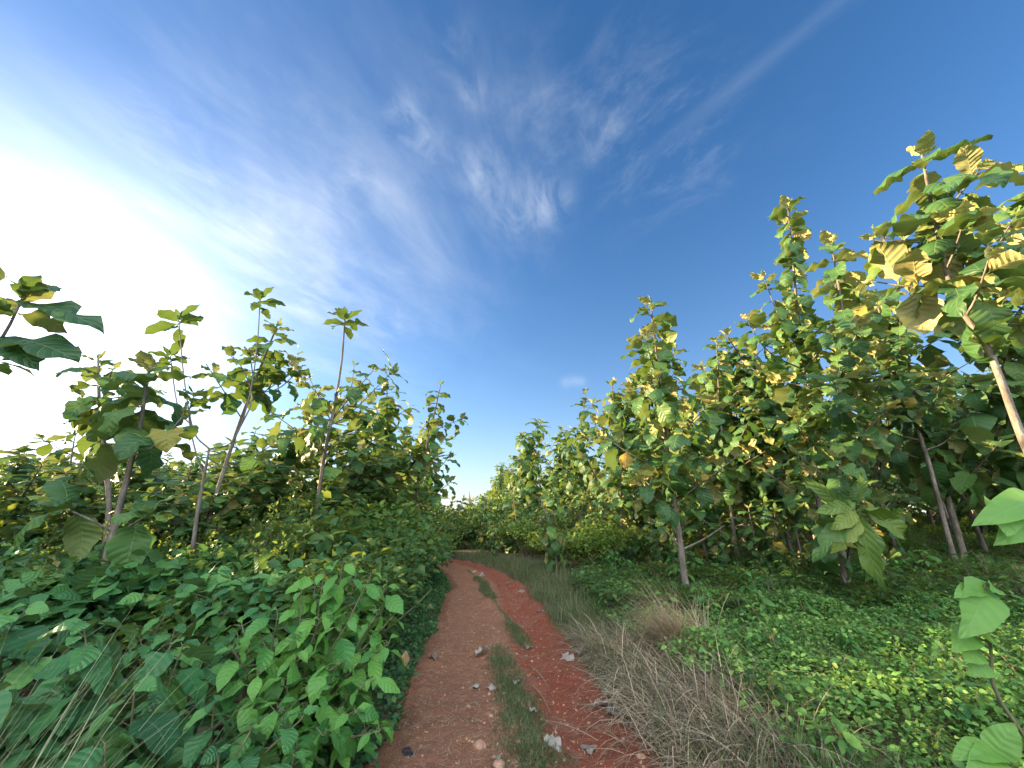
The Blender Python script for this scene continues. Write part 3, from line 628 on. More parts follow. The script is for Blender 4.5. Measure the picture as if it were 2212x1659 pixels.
for (px, top, Y) in [(600, 1095, 6.0), (625, 1070, 6.3), (650, 1085, 5.8), (585, 1120, 5.5), (675, 1110, 6.2), (640, 1130, 5.2), (545, 1110, 6.0), (720, 1120, 6.6), (500, 1130, 5.4), (610, 1150, 5.0), (560, 1080, 7.0), (655, 1060, 7.2), (470, 1110, 6.4), (350, 1120, 5.6), (280, 1110, 6.0), (690, 1090, 7.4), (760, 1100, 7.6), (330, 1090, 7.0), (130, 1130, 5.5)]:
    p_ = at(px, top, Y); b_ = G(p_[0], Y); o = empty('tall_weed', b_, 'thin upright seedy weed standing above the thicket left of the path', 'weed', 'tall weeds above the left thicket')
    st = Acc(); fo = Acc(); P = []; H = p_[2] - b_[2]
    for q in range(5):
        e_ = b_ + np.array((rs.normal() * .14, rs.normal() * .14, H * rs.uniform(.8, 1.0))); pts = spline([b_ + (0, 0, -.03), (b_ + e_) / 2 + (rs.normal() * .04, rs.normal() * .04, 0), e_], 10); tube(st, pts, np.linspace(.007, .003, 10), 5)
        for k in range(85):
            f = rs.random() ** .6; P.append(b_ + (e_ - b_) * f + rs.normal(size=3) * .035)
    P = np.array(P); n_ = len(P); D_ = nz(rs.normal(size=(n_, 3)) + (0, 0, .3)); L_ = rs.uniform(.03, .085, n_)
    leaves(fo, P, D_, rs.normal(size=(n_, 3)) * .5 + (0, 0, 1.), L_, L_ * .5, 'ovate', 2, 2, droop=.5, fold=.1, wave=0, rng=rs)
    fo.build('foliage', M['light'], o, b_); st.build('stem', M['twig'], o, b_)
# the climber-covered mound at the bend
for (px, top, Y, w, lb) in [(880, 1118, 9.2, 1.0, 'dark climber-covered mound overhanging the path bend'), (800, 1140, 8.2, 1.0, 'leafy mound left of the climber-covered mound'), (915, 1175, 10.5, .8, 'low dark shrub at the foot of the climber mound')]:
    p_ = at(px, top, Y); m_ = bush_mesh(rs, w, w, p_[2], 1500, .11, 'heart', 4, 2, M['heart'], .8)
    shrub_from(m_, (p_[0], Y, float(hgt(p_[0], Y))), lb, 'mounds at the bend')
for i in range(13):
    y = 4.3 + i * .52; r_x = rs.uniform(.95, 1.25); x = pcx(y) - phw(y) - r_x - .12; hh = rs.uniform(.95, 1.2) + .05 * (y - 4)
    shrub_from(thick[(1, 2, 1)[i % 3]], G(x, y), 'dense shrub rising straight from the left edge of the path', 'shrubs along the left path edge', i * 1.7, hh)
for i, (px, top, Y) in enumerate([(1010, 1135, 20), (1060, 1120, 19), (1110, 1125, 17), (1150, 1130, 15.5), (1200, 1130, 14.5), (1250, 1140, 13), (945, 1130, 17), (965, 1120, 19), (930, 1115, 15), (1090, 1100, 22), (1180, 1105, 17), (1290, 1130, 12.5)]):
    p_ = at(px, top, Y); shrub_from(thick[i % 4], G(p_[0], Y), 'roadside shrub where the path bends out of sight', 'roadside shrubs at the bend', i * 2.1, max(p_[2], .7) * 1.1)
for i, (px, top, Y, lb) in enumerate([(975, 1088, 30, 'pale distant bush closing the view down the path'), (940, 1085, 26, 'distant bush left of the pale one'), (1010, 1100, 27, 'distant bush under the dead palm'), (1045, 1070, 24, 'distant rounded bush right of the dead palm'), (985, 1125, 21, 'low roadside bush at the far bend')]):
    p_ = at(px, top, Y); shrub_from(thick[i % 4], (p_[0], Y, 0), lb, 'bushes at the end of the path', i, max(p_[2], 1.2) * 1.05)
# right understorey shrubs
lab_u = 'dark understorey shrub among the plantation trunks'
for i in range(110):
    y = rs.uniform(10.5, 26); x = rs.uniform(.5, 26)
    if x < pcx(y) + 2.6: continue
    shrub_from(thick[i % 4], G(x, y), lab_u, 'understorey shrubs right of the path', rs.uniform(0, 6.28), rs.uniform(.5, 1.25) * (1 if x / y < .5 else .8))

# young teak saplings low along the right row and a far wood closing the horizon
sap = []
for i in range(3):
    q_ = np.random.default_rng(300 + i); tp = spline([(0, 0, -.05), (q_.normal() * .08, q_.normal() * .08, .9), (q_.normal() * .15, q_.normal() * .15, 2.0)], 12)
    o = teak_tree((0, 0, 0), tp, .03, auto_branches(tp, q_, 5, .2, .8, .6, .5), 'low teak sapling growing among the trunks right of the path', q_, f0=.12, size=.5, space=.17, group='teak saplings', lod=1, name='teak_sapling')
    sap.append(o)
first = [True] * 3; q_ = np.random.default_rng(310)
for i in range(85):
    y = q_.uniform(9.5, 24); x = pcx(y) + 2.2 + q_.random() ** 1.3 * 14
    k = i % 3; sc = q_.uniform(.5, 1.15)
    if x / y > .5 and q_.random() < .75: continue
    if first[k]: o = sap[k]; o.location = G(x, y); o.scale = (sc, sc, sc); first[k] = False
    else: copy_thing(sap[k], G(x, y), q_.uniform(0, 6.28), sc)
n = 26000; az = q_.uniform(-1.35, 1.35, n); r = q_.uniform(42, 62, n); gap = np.clip(np.abs(az + .135) / .10, .12, 1)
hh = (3.2 + 3.5 * fbm(az * 14, r * 0, 3)) * gap * np.clip(1.15 - np.abs(az + .9) * (az < -.3) * .2, .5, 1)
P = np.stack([r * np.sin(az), r * np.cos(az), hh * q_.random(n) ** .7], 1); P[:, 2] += hgt(P[:, 0], P[:, 1])
aa = q_.uniform(0, 6.28, n); a = Acc(); L = q_.uniform(.4, 1.0, n)
leaves(a, P, np.stack([np.cos(aa), np.sin(aa), q_.normal(size=n) * .4], 1), np.array((0, 0, 1.)) + q_.normal(size=(n, 3)) * .6, L, L * .7, 'ovate', 2, 2, droop=.8, fold=.15, wave=0, rng=q_)
tag(a.build('far_woods', M['thicket']), 'far wood seen beyond the rows of teak', 'woods', kind='stuff')

# near heart-leaved plants: upright stems with opposite big leaves
def leafy_plant(base, tops, rng, ls, shape, mat, label, cat='plant', group=None, asp=.85, space=.13, start=.25, name='plant', droop=.9, nv=8, nu=4, el=18, tint=(.0, .85), wave=.05, hang=.5):
    base = np.asarray(base, float); o = empty(name, base, label, cat, group)
    st = Acc(); a = Acc(); P = []; D = []; N = []; L = []; T = []
    for tp in tops:
        tp = np.asarray(tp, float); b0 = base + np.array((rng.normal() * .05, rng.normal() * .05, -.04))
        pts = spline([b0, b0 * .45 + tp * .55 + np.array((rng.normal() * .05, rng.normal() * .05, .05)), tp], 12); ln = np.linalg.norm(np.diff(pts, axis=0), axis=1).sum()
        tube(st, pts, np.linspace(.010, .004, 12), 6)
        k = 0; s = 1.0; az0 = rng.uniform(0, 6.28)
        while s > start:
            q = np.array([np.interp(s, np.linspace(0, 1, 12), pts[:, i]) for i in range(3)])
            for j in range(2):
                az = az0 + k * 1.571 + j * 3.1416 + rng.normal() * .3; e = R(np.interp(k, [0, 1, 3], [el + 35, el + 5, el - 12])) + rng.normal() * .2
                r = np.array((math.cos(az), math.sin(az), 0)); d = r * math.cos(e) + np.array((0, 0, math.sin(e)))
                sz = ls * np.interp(k, [0, 1, 2], [.45, .8, 1]) * rng.uniform(.55, 1.32); pe = sz * .35
                q2 = q + d * pe; tube(st, [q, q2], [.003, .0025], 4)
                P.append(q2); D.append(nz(r * math.cos(e * .4) + np.array((0, 0, math.sin(e * .4) - .25 - hang * rng.random())))); N.append(np.array((0, 0, 1.)) + r * .35 + rng.normal(size=3) * .38)
                L.append(sz); T.append(tint[0] + (tint[1] - tint[0]) * rng.random() * (1 if k > 1 else .6) + (.25 if k < 2 else 0))
            k += 1; s -= space / ln * np.interp(k, [1, 2], [.55, 1]) * rng.uniform(.8, 1.2)
    L = np.array(L); n = len(L)
    leaves(a, np.array(P), np.array(D), np.array(N), L, L * asp * rng.uniform(.88, 1.1, n), shape, nv, nu, droop=droop * rng.uniform(.4, 1.3, n), fold=rng.uniform(0, .3, n), wave=wave, curl=rng.uniform(-.15, .1, n), rag=.03, bite=.015, tint=np.clip(np.array(T), 0, 1), rng=rng)
    a.build('foliage', mat, o, base); st.build('stem', M['twig'], o, base)
    return o
rp = np.random.default_rng(55)
GH = 'heart-leaved plants at the lower left'
hearts = [
 ((190, 1330), 2.5, 3, .25, 'large-leaved plant with the biggest soft heart leaf at the lower left'), ((400, 1370), 2.7, 3, .2, 'heart-leaved plant under the forked teak stems'),
 ((300, 1455), 2.2, 4, .23, 'heart-leaved plant with a pale lit top leaf in the lower left'), ((470, 1490), 2.2, 3, .17, 'heart-leaved plant left of the bright shrub, low and round-leaved'),
 ((130, 1470), 2.2, 3, .2, 'heart-leaved plant behind the leaning straw grass'), ((560, 1300), 3.4, 4, .19, 'heart-leaved plant behind the bright shrub on its left'),
 ((380, 1280), 3.5, 4, .2, 'heart-leaved plant at the foot of the forked teak'), ((60, 1300), 3.0, 4, .22, 'heart-leaved plant at the left edge behind the big leaf'),
 ((250, 1640), 1.65, 4, .17, 'pale green plant cut by the bottom edge at the left'), ((480, 1590), 2.0, 4, .14, 'round-leaved plant with many small pairs near the bottom edge'),
 ((640, 1600), 2.2, 4, .15, 'heart-leaved plant at the foot of the bright shrub'), ((60, 1600), 2.0, 3, .2, 'heart-leaved plant in the bottom left corner'), ((700, 1290), 4.2, 4, .17, 'heart-leaved plant behind the bright shrub on its right'),
 ((200, 1250), 4.0, 4, .2, 'heart-leaved plant in the shade of the leaning teak')]
for (px, py), Y, k, ls, lb in hearts:
    tp = at(px, py, Y) - np.array((0, 0, .06)); tops = [tp] + [tp + np.array((rp.normal() * .22, rp.normal() * .2, -abs(rp.normal()) * .18 - .05)) for _ in range(k)]
    leafy_plant(G(tp[0], Y + .08), tops, rp, ls, 'heart', M['heart'], lb, 'plant', GH, name='heart_leaf_plant')
tops = [at(px, py, Y) for px, py, Y in [(740, 1215, 3.3), (700, 1235, 3.3), (800, 1245, 3.2), (650, 1285, 3.1), (600, 1330, 3.0), (560, 1370, 2.95), (690, 1340, 2.9), (760, 1330, 2.95), (820, 1320, 3.1), (840, 1390, 3.0), (640, 1420, 2.75),
        (740, 1430, 2.75), (560, 1450, 2.7), (800, 1470, 2.75), (690, 1500, 2.6), (600, 1530, 2.55), (770, 1540, 2.6), (520, 1340, 3.1), (835, 1265, 3.35), (850, 1330, 3.2), (700, 1590, 2.4), (820, 1580, 2.65), (540, 1580, 2.4), (640, 1620, 2.3), (500, 1400, 2.8), (770, 1240, 3.4), (680, 1260, 3.35)]]
leafy_plant(G(-1.45, 3.15), tops, rp, .185, 'ovate', M['bright'], 'bright green broadleaf shrub beside the left edge of the path', 'shrub', None, asp=.50, space=.085, start=.28, name='shrub', droop=1.2, el=24, tint=(.35, 1.05), hang=.2)
# near plants at the right edge
def leaf_set(name, base, stemline, items, label, mat='young', tint=.95, group=None):
    base = np.asarray(base, float); o = empty(name, base, label, 'plant', group); a = Acc(); s = Acc()
    tube(s, spline(stemline, 14), np.linspace(.010, .004, 14), 6)
    for A_, B_, w_, nn in items:
        d = B_ - A_; i = int(np.argmin([np.linalg.norm(q - A_) for q in spline(stemline, 14)])); tube(s, [spline(stemline, 14)[i], A_], [.004, .003], 5)
        leaves(a, A_[None], nz(d[None] + np.array((0, 0, .05))), np.array([nn]), np.array([np.linalg.norm(d) * 1.08]), np.array([w_]), 'heart', 10, 6, droop=.5, fold=.22, wave=.05, tint=np.array([tint]), rng=rp)
    a.build('foliage', M[mat], o, base); s.build('stem', M['twig'], o, base); return o
Yr = 1.9
stem = [G(2.75, 1.9), at(2290, 1500, Yr), at(2275, 1250, Yr), at(2262, 1100, Yr)]
leaf_set('climber', stem[0], stem, [(at(2150, 1088, Yr), at(2196, 1160, 1.8), .15, (.3, -.7, .6)), (at(2240, 1080, Yr), at(2160, 1130, 1.75), .15, (-.1, -.8, .5)), (at(2225, 1120, Yr), at(2196, 1185, 1.8), .13, (0, -.9, .4))], 'climbing plant with large pale leaves at the right edge of the view')
stem = [G(2.6, 2.0), at(2190, 1560, 2.0), at(2140, 1400, 2.0), at(2128, 1262, 2.0)]
leaf_set('sapling', stem[0], stem, [(at(2125, 1272, 2.0), at(2125, 1385, 1.85), .17, (.1, -.9, .4)), (at(2112, 1275, 2.0), at(2085, 1300, 1.9), .08, (-.3, -.6, .6)), (at(2150, 1270, 2), at(2162, 1300, 1.95), .07, (.2, -.8, .5)),
    (at(2095, 1370, 2.0), at(2085, 1420, 1.9), .10, (-.3, -.8, .5)), (at(2130, 1380, 2.0), at(2172, 1415, 1.9), .11, (.3, -.8, .5)), (at(2105, 1400, 2.0), at(2112, 1450, 1.9), .10, (.0, -.9, .4)), (at(2120, 1425, 2.0), at(2122, 1478, 1.92), .11, (.1, -.9, .4))], 'small sapling with one broad hanging pale leaf at the right')
stem = [G(2.5, 2.05), at(2150, 1700, 1.9), at(2140, 1640, 1.85)]
leaf_set('seedling', stem[0], stem, [(at(2150, 1625, 1.85), at(2085, 1648, 1.75), .10, (-.1, -.5, .85)), (at(2150, 1625, 1.85), at(2215, 1585, 1.8), .10, (.1, -.6, .8)), (at(2150, 1630, 1.85), at(2125, 1690, 1.7), .09, (-.1, -.7, .7))], 'seedling with broad pale leaves in the bottom right corner')

# ---------------------------------------------------------------- ground cover (stuff)
rc = np.random.default_rng(77)
def scatter(n, x0, x1, y0, y1, keep):
    x = rc.uniform(x0, x1, n); y = rc.uniform(y0, y1, n); k = keep(x, y); return x[k], y[k]
def cover(name, mat, x, y, hf, ls, label, cat, asp=.8, shape='ovate', nv=2, nu=2, tint=None, drp=.4, jit=.42):
    n = len(x); z = hgt(x, y) + hf * rc.random(n) ** .6
    az = rc.uniform(0, 6.28, n); D = np.stack([np.cos(az), np.sin(az), rc.normal(size=n) * .35], 1)
    N = np.array((0, 0, 1.)) + rc.normal(size=(n, 3)) * jit; L = ls * rc.uniform(.55, 1.3, n)
    a = Acc(); leaves(a, np.stack([x, y, z], 1), D, N, L, L * asp, shape, nv, nu, droop=drp, fold=.15, wave=0, tint=tint if tint is not None else rc.random(n) ** 1.2 * .97, rng=rc)
    return tag(a.build(name, mat), label, cat, kind='stuff')
ex = lambda x, y: lat(x, y) * phw(y) - phw(y)        # metres beyond the right edge of the path
wx = lambda x, y: -lat(x, y) * phw(y) - phw(y)       # metres beyond the left edge
x, y = scatter(175000, .8, 9.5, 2.2, 8.6, lambda x, y: (ex(x, y) > .55 + .5 * fbm(x * .9, y * .9)) & (y < 6.0 + 2.6 * fbm(x * .7 + 60, y * .5)) & (rc.random(len(x)) < .25 + 1.3 * fbm(x * 1.3, y * 1.3) - .3 * (ex(x, y) < 1.2)) & (x < y * 1.25 + .6))
hf = .04 + .62 * np.clip(fbm(x * 1.1 + 5, y * 1.1, 3) - .22, 0, 1) * np.clip((ex(x, y) - .3) / 1.0, .2, 1)
tn = np.clip(rc.random(len(x)) ** 1.3 * .8 + .9 * (fbm(x * .8 + 40, y * .8, 3) - .42), 0, 1)
q = rc.random(len(x)) < .80
cover('ground_cover', M['cover'], x[q], y[q], hf[q], .040, 'dense small-leaved green creeper carpeting the ground at the lower right', 'ground cover', tint=np.clip(tn[q] + .13, 0, 1), jit=.55)
q = ~q & (fbm(x * 1.7 + 80, y * 1.7) > .42)
cover('creeper', M['cover'], x[q], y[q], hf[q] * 1.1 + .02, .062, 'larger-leaved creeper patches among the green ground cover', 'ground cover', .62, tint=np.clip(tn[q] + .12, 0, 1), jit=.7, drp=.8, nv=4)
x, y = scatter(42000, -2.6, -.2, 2.0, 13, lambda x, y: (wx(x, y) > -.04 + .28 * (fbm(x * 3, y * 3) - .4) - .16 * rc.random(len(x)) ** 3) & (wx(x, y) < 1.0) & (rc.random(len(x)) < 1.25 - .4 * wx(x, y)))
cover('verge_weeds', M['weed'], x, y, .03 + .38 * np.clip(wx(x, y), 0, 1) * (.5 + fbm(x * 1.5, y * 1.5)), .050, 'low dark green weeds along the left edge of the path', 'weeds')
x, y = scatter(24000, -16, -1.2, 1.4, 16, lambda x, y: (wx(x, y) > .5) & (x > -y * 1.5 - 1) & (rc.random(len(x)) < np.clip((y - 1) / 4, .25, 1)))
cover('left_undergrowth', M['weed'], x, y, (.1 + .75 * fbm(x * .7, y * .7)) * np.clip(y / 5, .4, 1), .085, 'dark undergrowth beneath the shrubs on the left', 'undergrowth', .75)
y = 6.8 + 19 * rc.random(60000) ** 1.8; x = rc.uniform(.3, 1.35, 60000) * y - 1.5; k_ = ex(x, y) > .9; x, y = x[k_], y[k_]
cover('woodland_undergrowth', M['thicket'], x, y, .05 + .45 * fbm(x * .6, y * .6), .105, 'dark leafy undergrowth on the plantation floor', 'undergrowth', .55)

def blades(name, mat, x, y, z, L, wd, lean, label, cat, parent=None, kind='stuff', origin=(0, 0, 0), az=None, nv=4, tint=None, dr=1.0):
    n = len(x); az = rc.uniform(0, 6.28, n) if az is None else az
    D = np.stack([np.cos(az) * lean, np.sin(az) * lean, np.ones(n)], 1); N = np.stack([-np.cos(az), -np.sin(az), np.full(n, .6)], 1) * 1.0
    a = Acc(); leaves(a, np.stack([x, y, z], 1), D, N, L, wd, 'blade', nv, 1, droop=dr * rc.uniform(.3, 1.5, n), fold=0, wave=0, tint=tint if tint is not None else rc.random(n), rng=rc)
    o = a.build(name, mat, parent, origin)
    if parent is None and kind == 'stuff': tag(o, label, cat, kind='stuff')
    return o
# grass strip between the ruts
def strip_keep(x, y):
    c = lat(x, y); cen = np.interp(y, [2, 3.3, 5.2, 5.6, 6.2, 9, 13], [.10, .06, -.02, .38, .30, -.1, -.15])
    hw = np.interp(y, [2, 3.3, 4.6, 5.4, 6.3, 6.6, 7.8, 8.2, 10.5, 11], [.22, .21, .16, .14, .14, .02, .02, .13, .13, .02])
    d = np.abs(c - cen) / (hw * (.6 + 1.2 * fbm(x * 5, y * 5)))
    return rc.random(len(x)) < np.clip(1.25 - d, 0, 1) ** 1.3 * np.clip((fbm(x * 3.3 + 3, y * 3.3) - .20) * 5, .08, 1)
x, y = scatter(560000, -1.6, 1.0, 2.2, 12, strip_keep)
zz = path_z(lat(x, y), x, y) - .005
blades('path_grass', M['grass'], x, y, zz, rc.uniform(.02, .07, len(x)), .005, rc.uniform(.2, 1.3, len(x)), 'short matted grass growing between the two wheel ruts', 'grass', nv=2, tint=np.clip(rc.random(len(x)) ** 1.5 + .5 * (fbm(x * 6 + 9, y * 6) - .45), 0, 1))
# green and dry grass on the right verge
x, y = scatter(60000, -2.5, 3.2, 2.4, 16, lambda x, y: (ex(x, y) > -.08) & (ex(x, y) < 1.1 + .05 * y) & (rc.random(len(x)) < 1.4 * fbm(x * 1.1, y * 1.1)))
blades('verge_grass', M['grass'], x, y, hgt(x, y), rc.uniform(.12, .42, len(x)), .007, rc.uniform(.1, .9, len(x)), 'grey-green grass on the right verge running to the bend', 'grass', nv=3, tint=rc.random(len(x)) * .95)
x, y = scatter(14000, 1.6, 9, 5, 12, lambda x, y: (ex(x, y) > .8) & (x < y * 1.1) & (fbm(x * .9 + 9, y * .9) > .5))
blades('woodland_grass', M['grass'], x, y, hgt(x, y), rc.uniform(.12, .38, len(x)), .009, rc.uniform(.2, .9, len(x)), 'scattered grass among the ground cover under the right trees', 'grass', nv=3, tint=rc.random(len(x)) * .7)
# low broadleaf plants on the plantation floor
pl = [leafy_plant((0, 0, 0), [np.array((rp.normal() * .12, rp.normal() * .12, rp.uniform(.22, .5))) for _ in range(5)], rp, ls_, 'ovate', M[mm], 'low broadleaf plant on the floor between the right trees', 'plant', 'low broadleaf plants right of the path', asp=.42, space=.07, start=.2, name='broadleaf_plant', el=35, nv=5, nu=2, hang=.2) for ls_, mm in ((.16, 'bright'), (.12, 'thicket'), (.20, 'cover'))]
for i in range(95):
    y = rp.uniform(6.3, 12); x = pcx(y) + 2.9 + rp.random() * (.9 * y)
    if i >= 3 and ((abs(x - .78 * y) < .9 and y < 8.3) or (abs(x - .40 * y) < .55 and y < 8.8)): continue
    q_ = G(x, y); sc = rp.uniform(.6, 1.35)
    if i < 3: pl[i].location = q_; pl[i].scale = (sc, sc, sc)
    else: copy_thing(pl[i % 3], q_, rp.uniform(0, 6.28), sc)
x, y = scatter(26000, 1.4, 8, 2.4, 7.5, lambda x, y: (ex(x, y) > .7) & (x < y * 1.25 + .5) & (fbm(x * 1.2 + 30, y * 1.2) > .50) & (rc.random(len(x)) < .4))
blades('creeper_grass', M['grass'], x, y, hgt(x, y), rc.uniform(.15, .46, len(x)), .007, rc.uniform(.2, 1.0, len(x)), 'thin grass blades growing up through the ground cover', 'grass', nv=4, tint=rc.random(len(x)) * .95)
for i in range(60):
    y = rp.uniform(3.0, 7.0); x = pcx(y) + 1.9 + rp.random() * (.95 * y)
    if x < y * 1.2: copy_thing(pl[i % 3], G(x, y), rp.uniform(0, 6.28), rp.uniform(.4, .8), 'small broadleaf weed poking out of the green ground cover', 'small weeds in the ground cover')
# dry tussocks: each is a thing
def tussock(x0, y0, n, rad, L, lean, az, mat, label, group, spread=.5, name='dry_grass_clump', wd=.006, dr=1.0):
    z0 = float(hgt(x0, y0)); o = empty(name, (x0, y0, z0), label, 'grass clump', group); o['kind'] = 'thing'
    r = rad * np.sqrt(rc.random(n)); th = rc.uniform(0, 6.28, n); x = x0 + r * np.cos(th); y = y0 + r * np.sin(th)
    blades('blades', mat, x, y, hgt(x, y) - .01, L * rc.uniform(.45, 1.15, n), wd, lean * rc.uniform(.3, 1.6, n), None, None, o, 'thing', (x0, y0, z0), az + rc.normal(size=n) * spread, 7, dr=dr)
    return o
GD = 'dry grass clumps on the right verge'
for px, py, n, rad, L, lean, az, lb in [
 (1500, 1600, 1700, .42, .62, 1.5, 2.7, 'grey dry grass clump nearest the bottom edge'), (1600, 1545, 1500, .40, .62, 1.5, 2.9, 'grey dry grass clump against the green ground cover'), (1470, 1500, 1500, .42, .62, 1.5, 2.8, 'flattened grey dry grass beside the red rut'),
 (1400, 1440, 1300, .40, .60, 1.4, 2.8, 'grey dry grass clump below the tan tuft'), (1330, 1400, 1000, .38, .55, 1.3, 2.9, 'grey dry grass overhanging the path edge'), (1540, 1480, 1200, .40, .6, 1.4, 2.6, 'grey dry grass right of the tan tuft'),
 (1260, 1330, 900, .40, .55, 1.2, 3.0, 'grey-green dry grass clump beside the far red rut'), (1200, 1290, 800, .42, .55, 1.0, 3.0, 'dry grass clump near the narrowing of the path'), (1130, 1245, 800, .5, .6, .9, 3.0, 'dry grass clump near the path bend'), (1650, 1600, 900, .35, .5, 1.3, 2.6, 'sparse grey dry grass in the lower right creeper')]:
    g_ = ray(px, py); s_ = -CAM_H / g_[2]; tussock(g_[0] * s_, g_[1] * s_, int(n * .62), rad * 1.2, L * (1.2 if py > 1350 else .85), lean * 1.2, az, M['dry'] if py > 1350 else M['grass'], lb, GD, 1.3, wd=.0075, dr=1.9)
g_ = ray(1490, 1415); s_ = -CAM_H / g_[2]; tussock(g_[0] * s_, g_[1] * s_, 1100, .26, 1.05, .7, 2.7, M['tan'], 'upright tan-orange dry grass tuft on the right verge', None, .9, 'dry_grass_tuft', .0048, 1.5)
# tall grass at the lower left
for px, py, Y, n_, lb in [(-140, 1600, 1.75, 130, 'tall leaning straw grass at the left edge'), (-70, 1720, 1.6, 90, 'straw grass clump in the bottom left corner'), (-90, 1450, 2.1, 110, 'straw grass standing behind the bottom left corner clump')]:
    p_ = at(px, py, Y); tussock(p_[0], Y, int(n_ * .75), .25, 1.1, .26, .5, M['straw'], lb, 'straw grass at the lower left', .6, 'tall_grass', .006, .7)
p_ = at(400, 1560, 2.3); tussock(p_[0], 2.3, 26, .12, .85, .45, .3, M['grass'], 'few arching green grass blades among the heart-leaved plants', None, 1.2, 'grass_clump', .014)

# ---------------------------------------------------------------- things on the path
def ground_at(px, py):
    g_ = ray(px, py); s_ = -CAM_H / g_[2]; x, y = g_[0] * s_, g_[1] * s_
    return x, y, (pz(x, y) if abs(lat(x, y)) < 1.0 else float(hgt(x, y)))
rd = np.random.default_rng(88)
def dead_leaf(px, py, size, label, mat='dead', group='dead leaves on the path', up=0.):
    x, y, z = ground_at(px, py); a = Acc(); az = rd.uniform(0, 6.28)
    D = np.array([[math.cos(az), math.sin(az), .12 + up]]); N = np.array([[rd.normal() * .35, rd.normal() * .35 - up, 1.]])
    leaves(a, np.array([[x, y, z + .02]]), D, N, np.array([size]), np.array([size * .62]), 'teak', 10, 6, droop=rd.uniform(.3, 1.1), fold=rd.uniform(-.1, .5), wave=.14, curl=rd.uniform(-.7, .7), rag=.10, bite=.10, tint=np.array([rd.uniform(.35, 1)]), rng=rd)
    return tag(a.build('dead_leaf', M[mat], None, (x, y, z + .02)), label, 'leaf', group)
for a_ in [(1270, 1612, .20, 'grey curled dead leaf lying cupped on the red rut at the bottom'), (1195, 1588, .22, 'crumpled dead leaf at the edge of the grass strip near the bottom'), (1310, 1552, .20, 'flat grey dead leaf beside the dry grass'),
 (1330, 1530, .22, 'grey dead leaf standing on edge against the dry grass'), (1375, 1578, .12, 'small pale dead leaf right of the red rut'), (1215, 1415, .24, 'pale torn dead leaf at the right edge midway up the path'), (1235, 1412, .20, 'pale dead leaf overlapping the torn one'),
 (1052, 1410, .20, 'pale dead leaf lying left of the grass strip top'), (1035, 1482, .14, 'dead leaf fragments in the left rut'), (1050, 1487, .16, 'dead leaf beside the fragments in the left rut'), (1140, 1412, .12, 'small dead leaf right of the grass strip top'), (1137, 1392, .12, 'white dead leaf above the grass strip'),
 (1198, 1338, .20, 'dead leaf on the verge below the far red rut'), (1165, 1322, .18, 'dead leaf at the right edge near the narrowing'), (1135, 1277, .22, 'long pale dead leaf on the right edge near the bend'), (1078, 1263, .16, 'pale dead leaf lying in the middle near the bend'),
 (1048, 1243, .22, 'dead leaf on the far right edge of the path'), (1030, 1237, .22, 'dead leaf farthest along the path edge'), (1092, 1256, .2, 'dead leaf at the right edge beyond the pale one'), (940, 1432, .14, 'small dead leaf at the left edge of the path'),
 (1210, 1360, .18, 'grey dead leaf tucked under the verge grass'), (1275, 1445, .15, 'small dead leaf at the foot of the dry grass'), (1365, 1470, .2, 'dead leaf caught in the flattened dry grass'), (1140, 1540, .10, 'stick-like rolled dead leaf on the grass strip'), (1075, 1650, .10, 'white scrap of dead leaf by the bottom of the grass strip'), (1290, 1455, .12, 'tiny dead leaf left of the dry grass'), (1110, 1478, .12, 'dead leaf scrap at the grass strip edge')]:
    dead_leaf(*a_)
for a_ in [(1430, 1300, .3, 'pale bleached dead leaf heap behind the tan tuft'), (1910, 1290, .4, 'large brown curled dead leaf right of the twin-stemmed teak'), (1720, 1290, .3, 'brown dead leaf left of the twin-stemmed teak'), (1600, 1310, .25, 'pale dead leaf among the creeper left of the twin-stemmed teak'), (1690, 1200, .3, 'brown dead leaf on the shaded floor'), (2000, 1310, .3, 'brown dead leaf under the slanting teak')]:
    dead_leaf(*a_, mat='brown', group='dead leaves under the right trees', up=.2)
a = Acc(); p_ = at(876, 1405, 4.2); leaves(a, p_[None], np.array([[.1, -.1, -1.]]), np.array([[0., -1, .2]]), np.array([.13]), np.array([.08]), 'ovate', 8, 4, droop=.2, fold=.3, wave=.08, tint=np.array([.95]), rng=rd)
tag(a.build('dead_leaf', M['brown'], None, tuple(p_)), 'single orange-brown leaf hanging in the weeds left of the path', 'leaf')

def stone(px, py, size, label, mat='stone', flat=.5, name='stone', cat='stone', group='stones on the path', rough=.22):
    x, y, z = ground_at(px, py); bm = bmesh.new(); bmesh.ops.create_icosphere(bm, subdivisions=3, radius=1)
    s = rd.uniform(0, 100); q = rd.uniform(.75, 1.2, 2)
    for v in bm.verts:
        n_ = fbm(np.array(v.co.x * 1.3 + s), np.array(v.co.y * 1.3 + v.co.z * 1.7 + s), 3); k = 1 + rough * 2.6 * (float(n_) - .5)
        v.co = Vector((v.co.x * q[0] * k, v.co.y * q[1] * k, v.co.z * flat * k)) * size * .36
    me = bpy.data.meshes.new(name); bm.to_mesh(me); bm.free(); me.materials.append(M[mat])
    o = bpy.data.objects.new(name, me); COL.objects.link(o); o.location = (x, y, z + size * flat * .03); o.rotation_euler = (0, 0, rd.uniform(0, 6.28))
    return tag(o, label, cat, group)
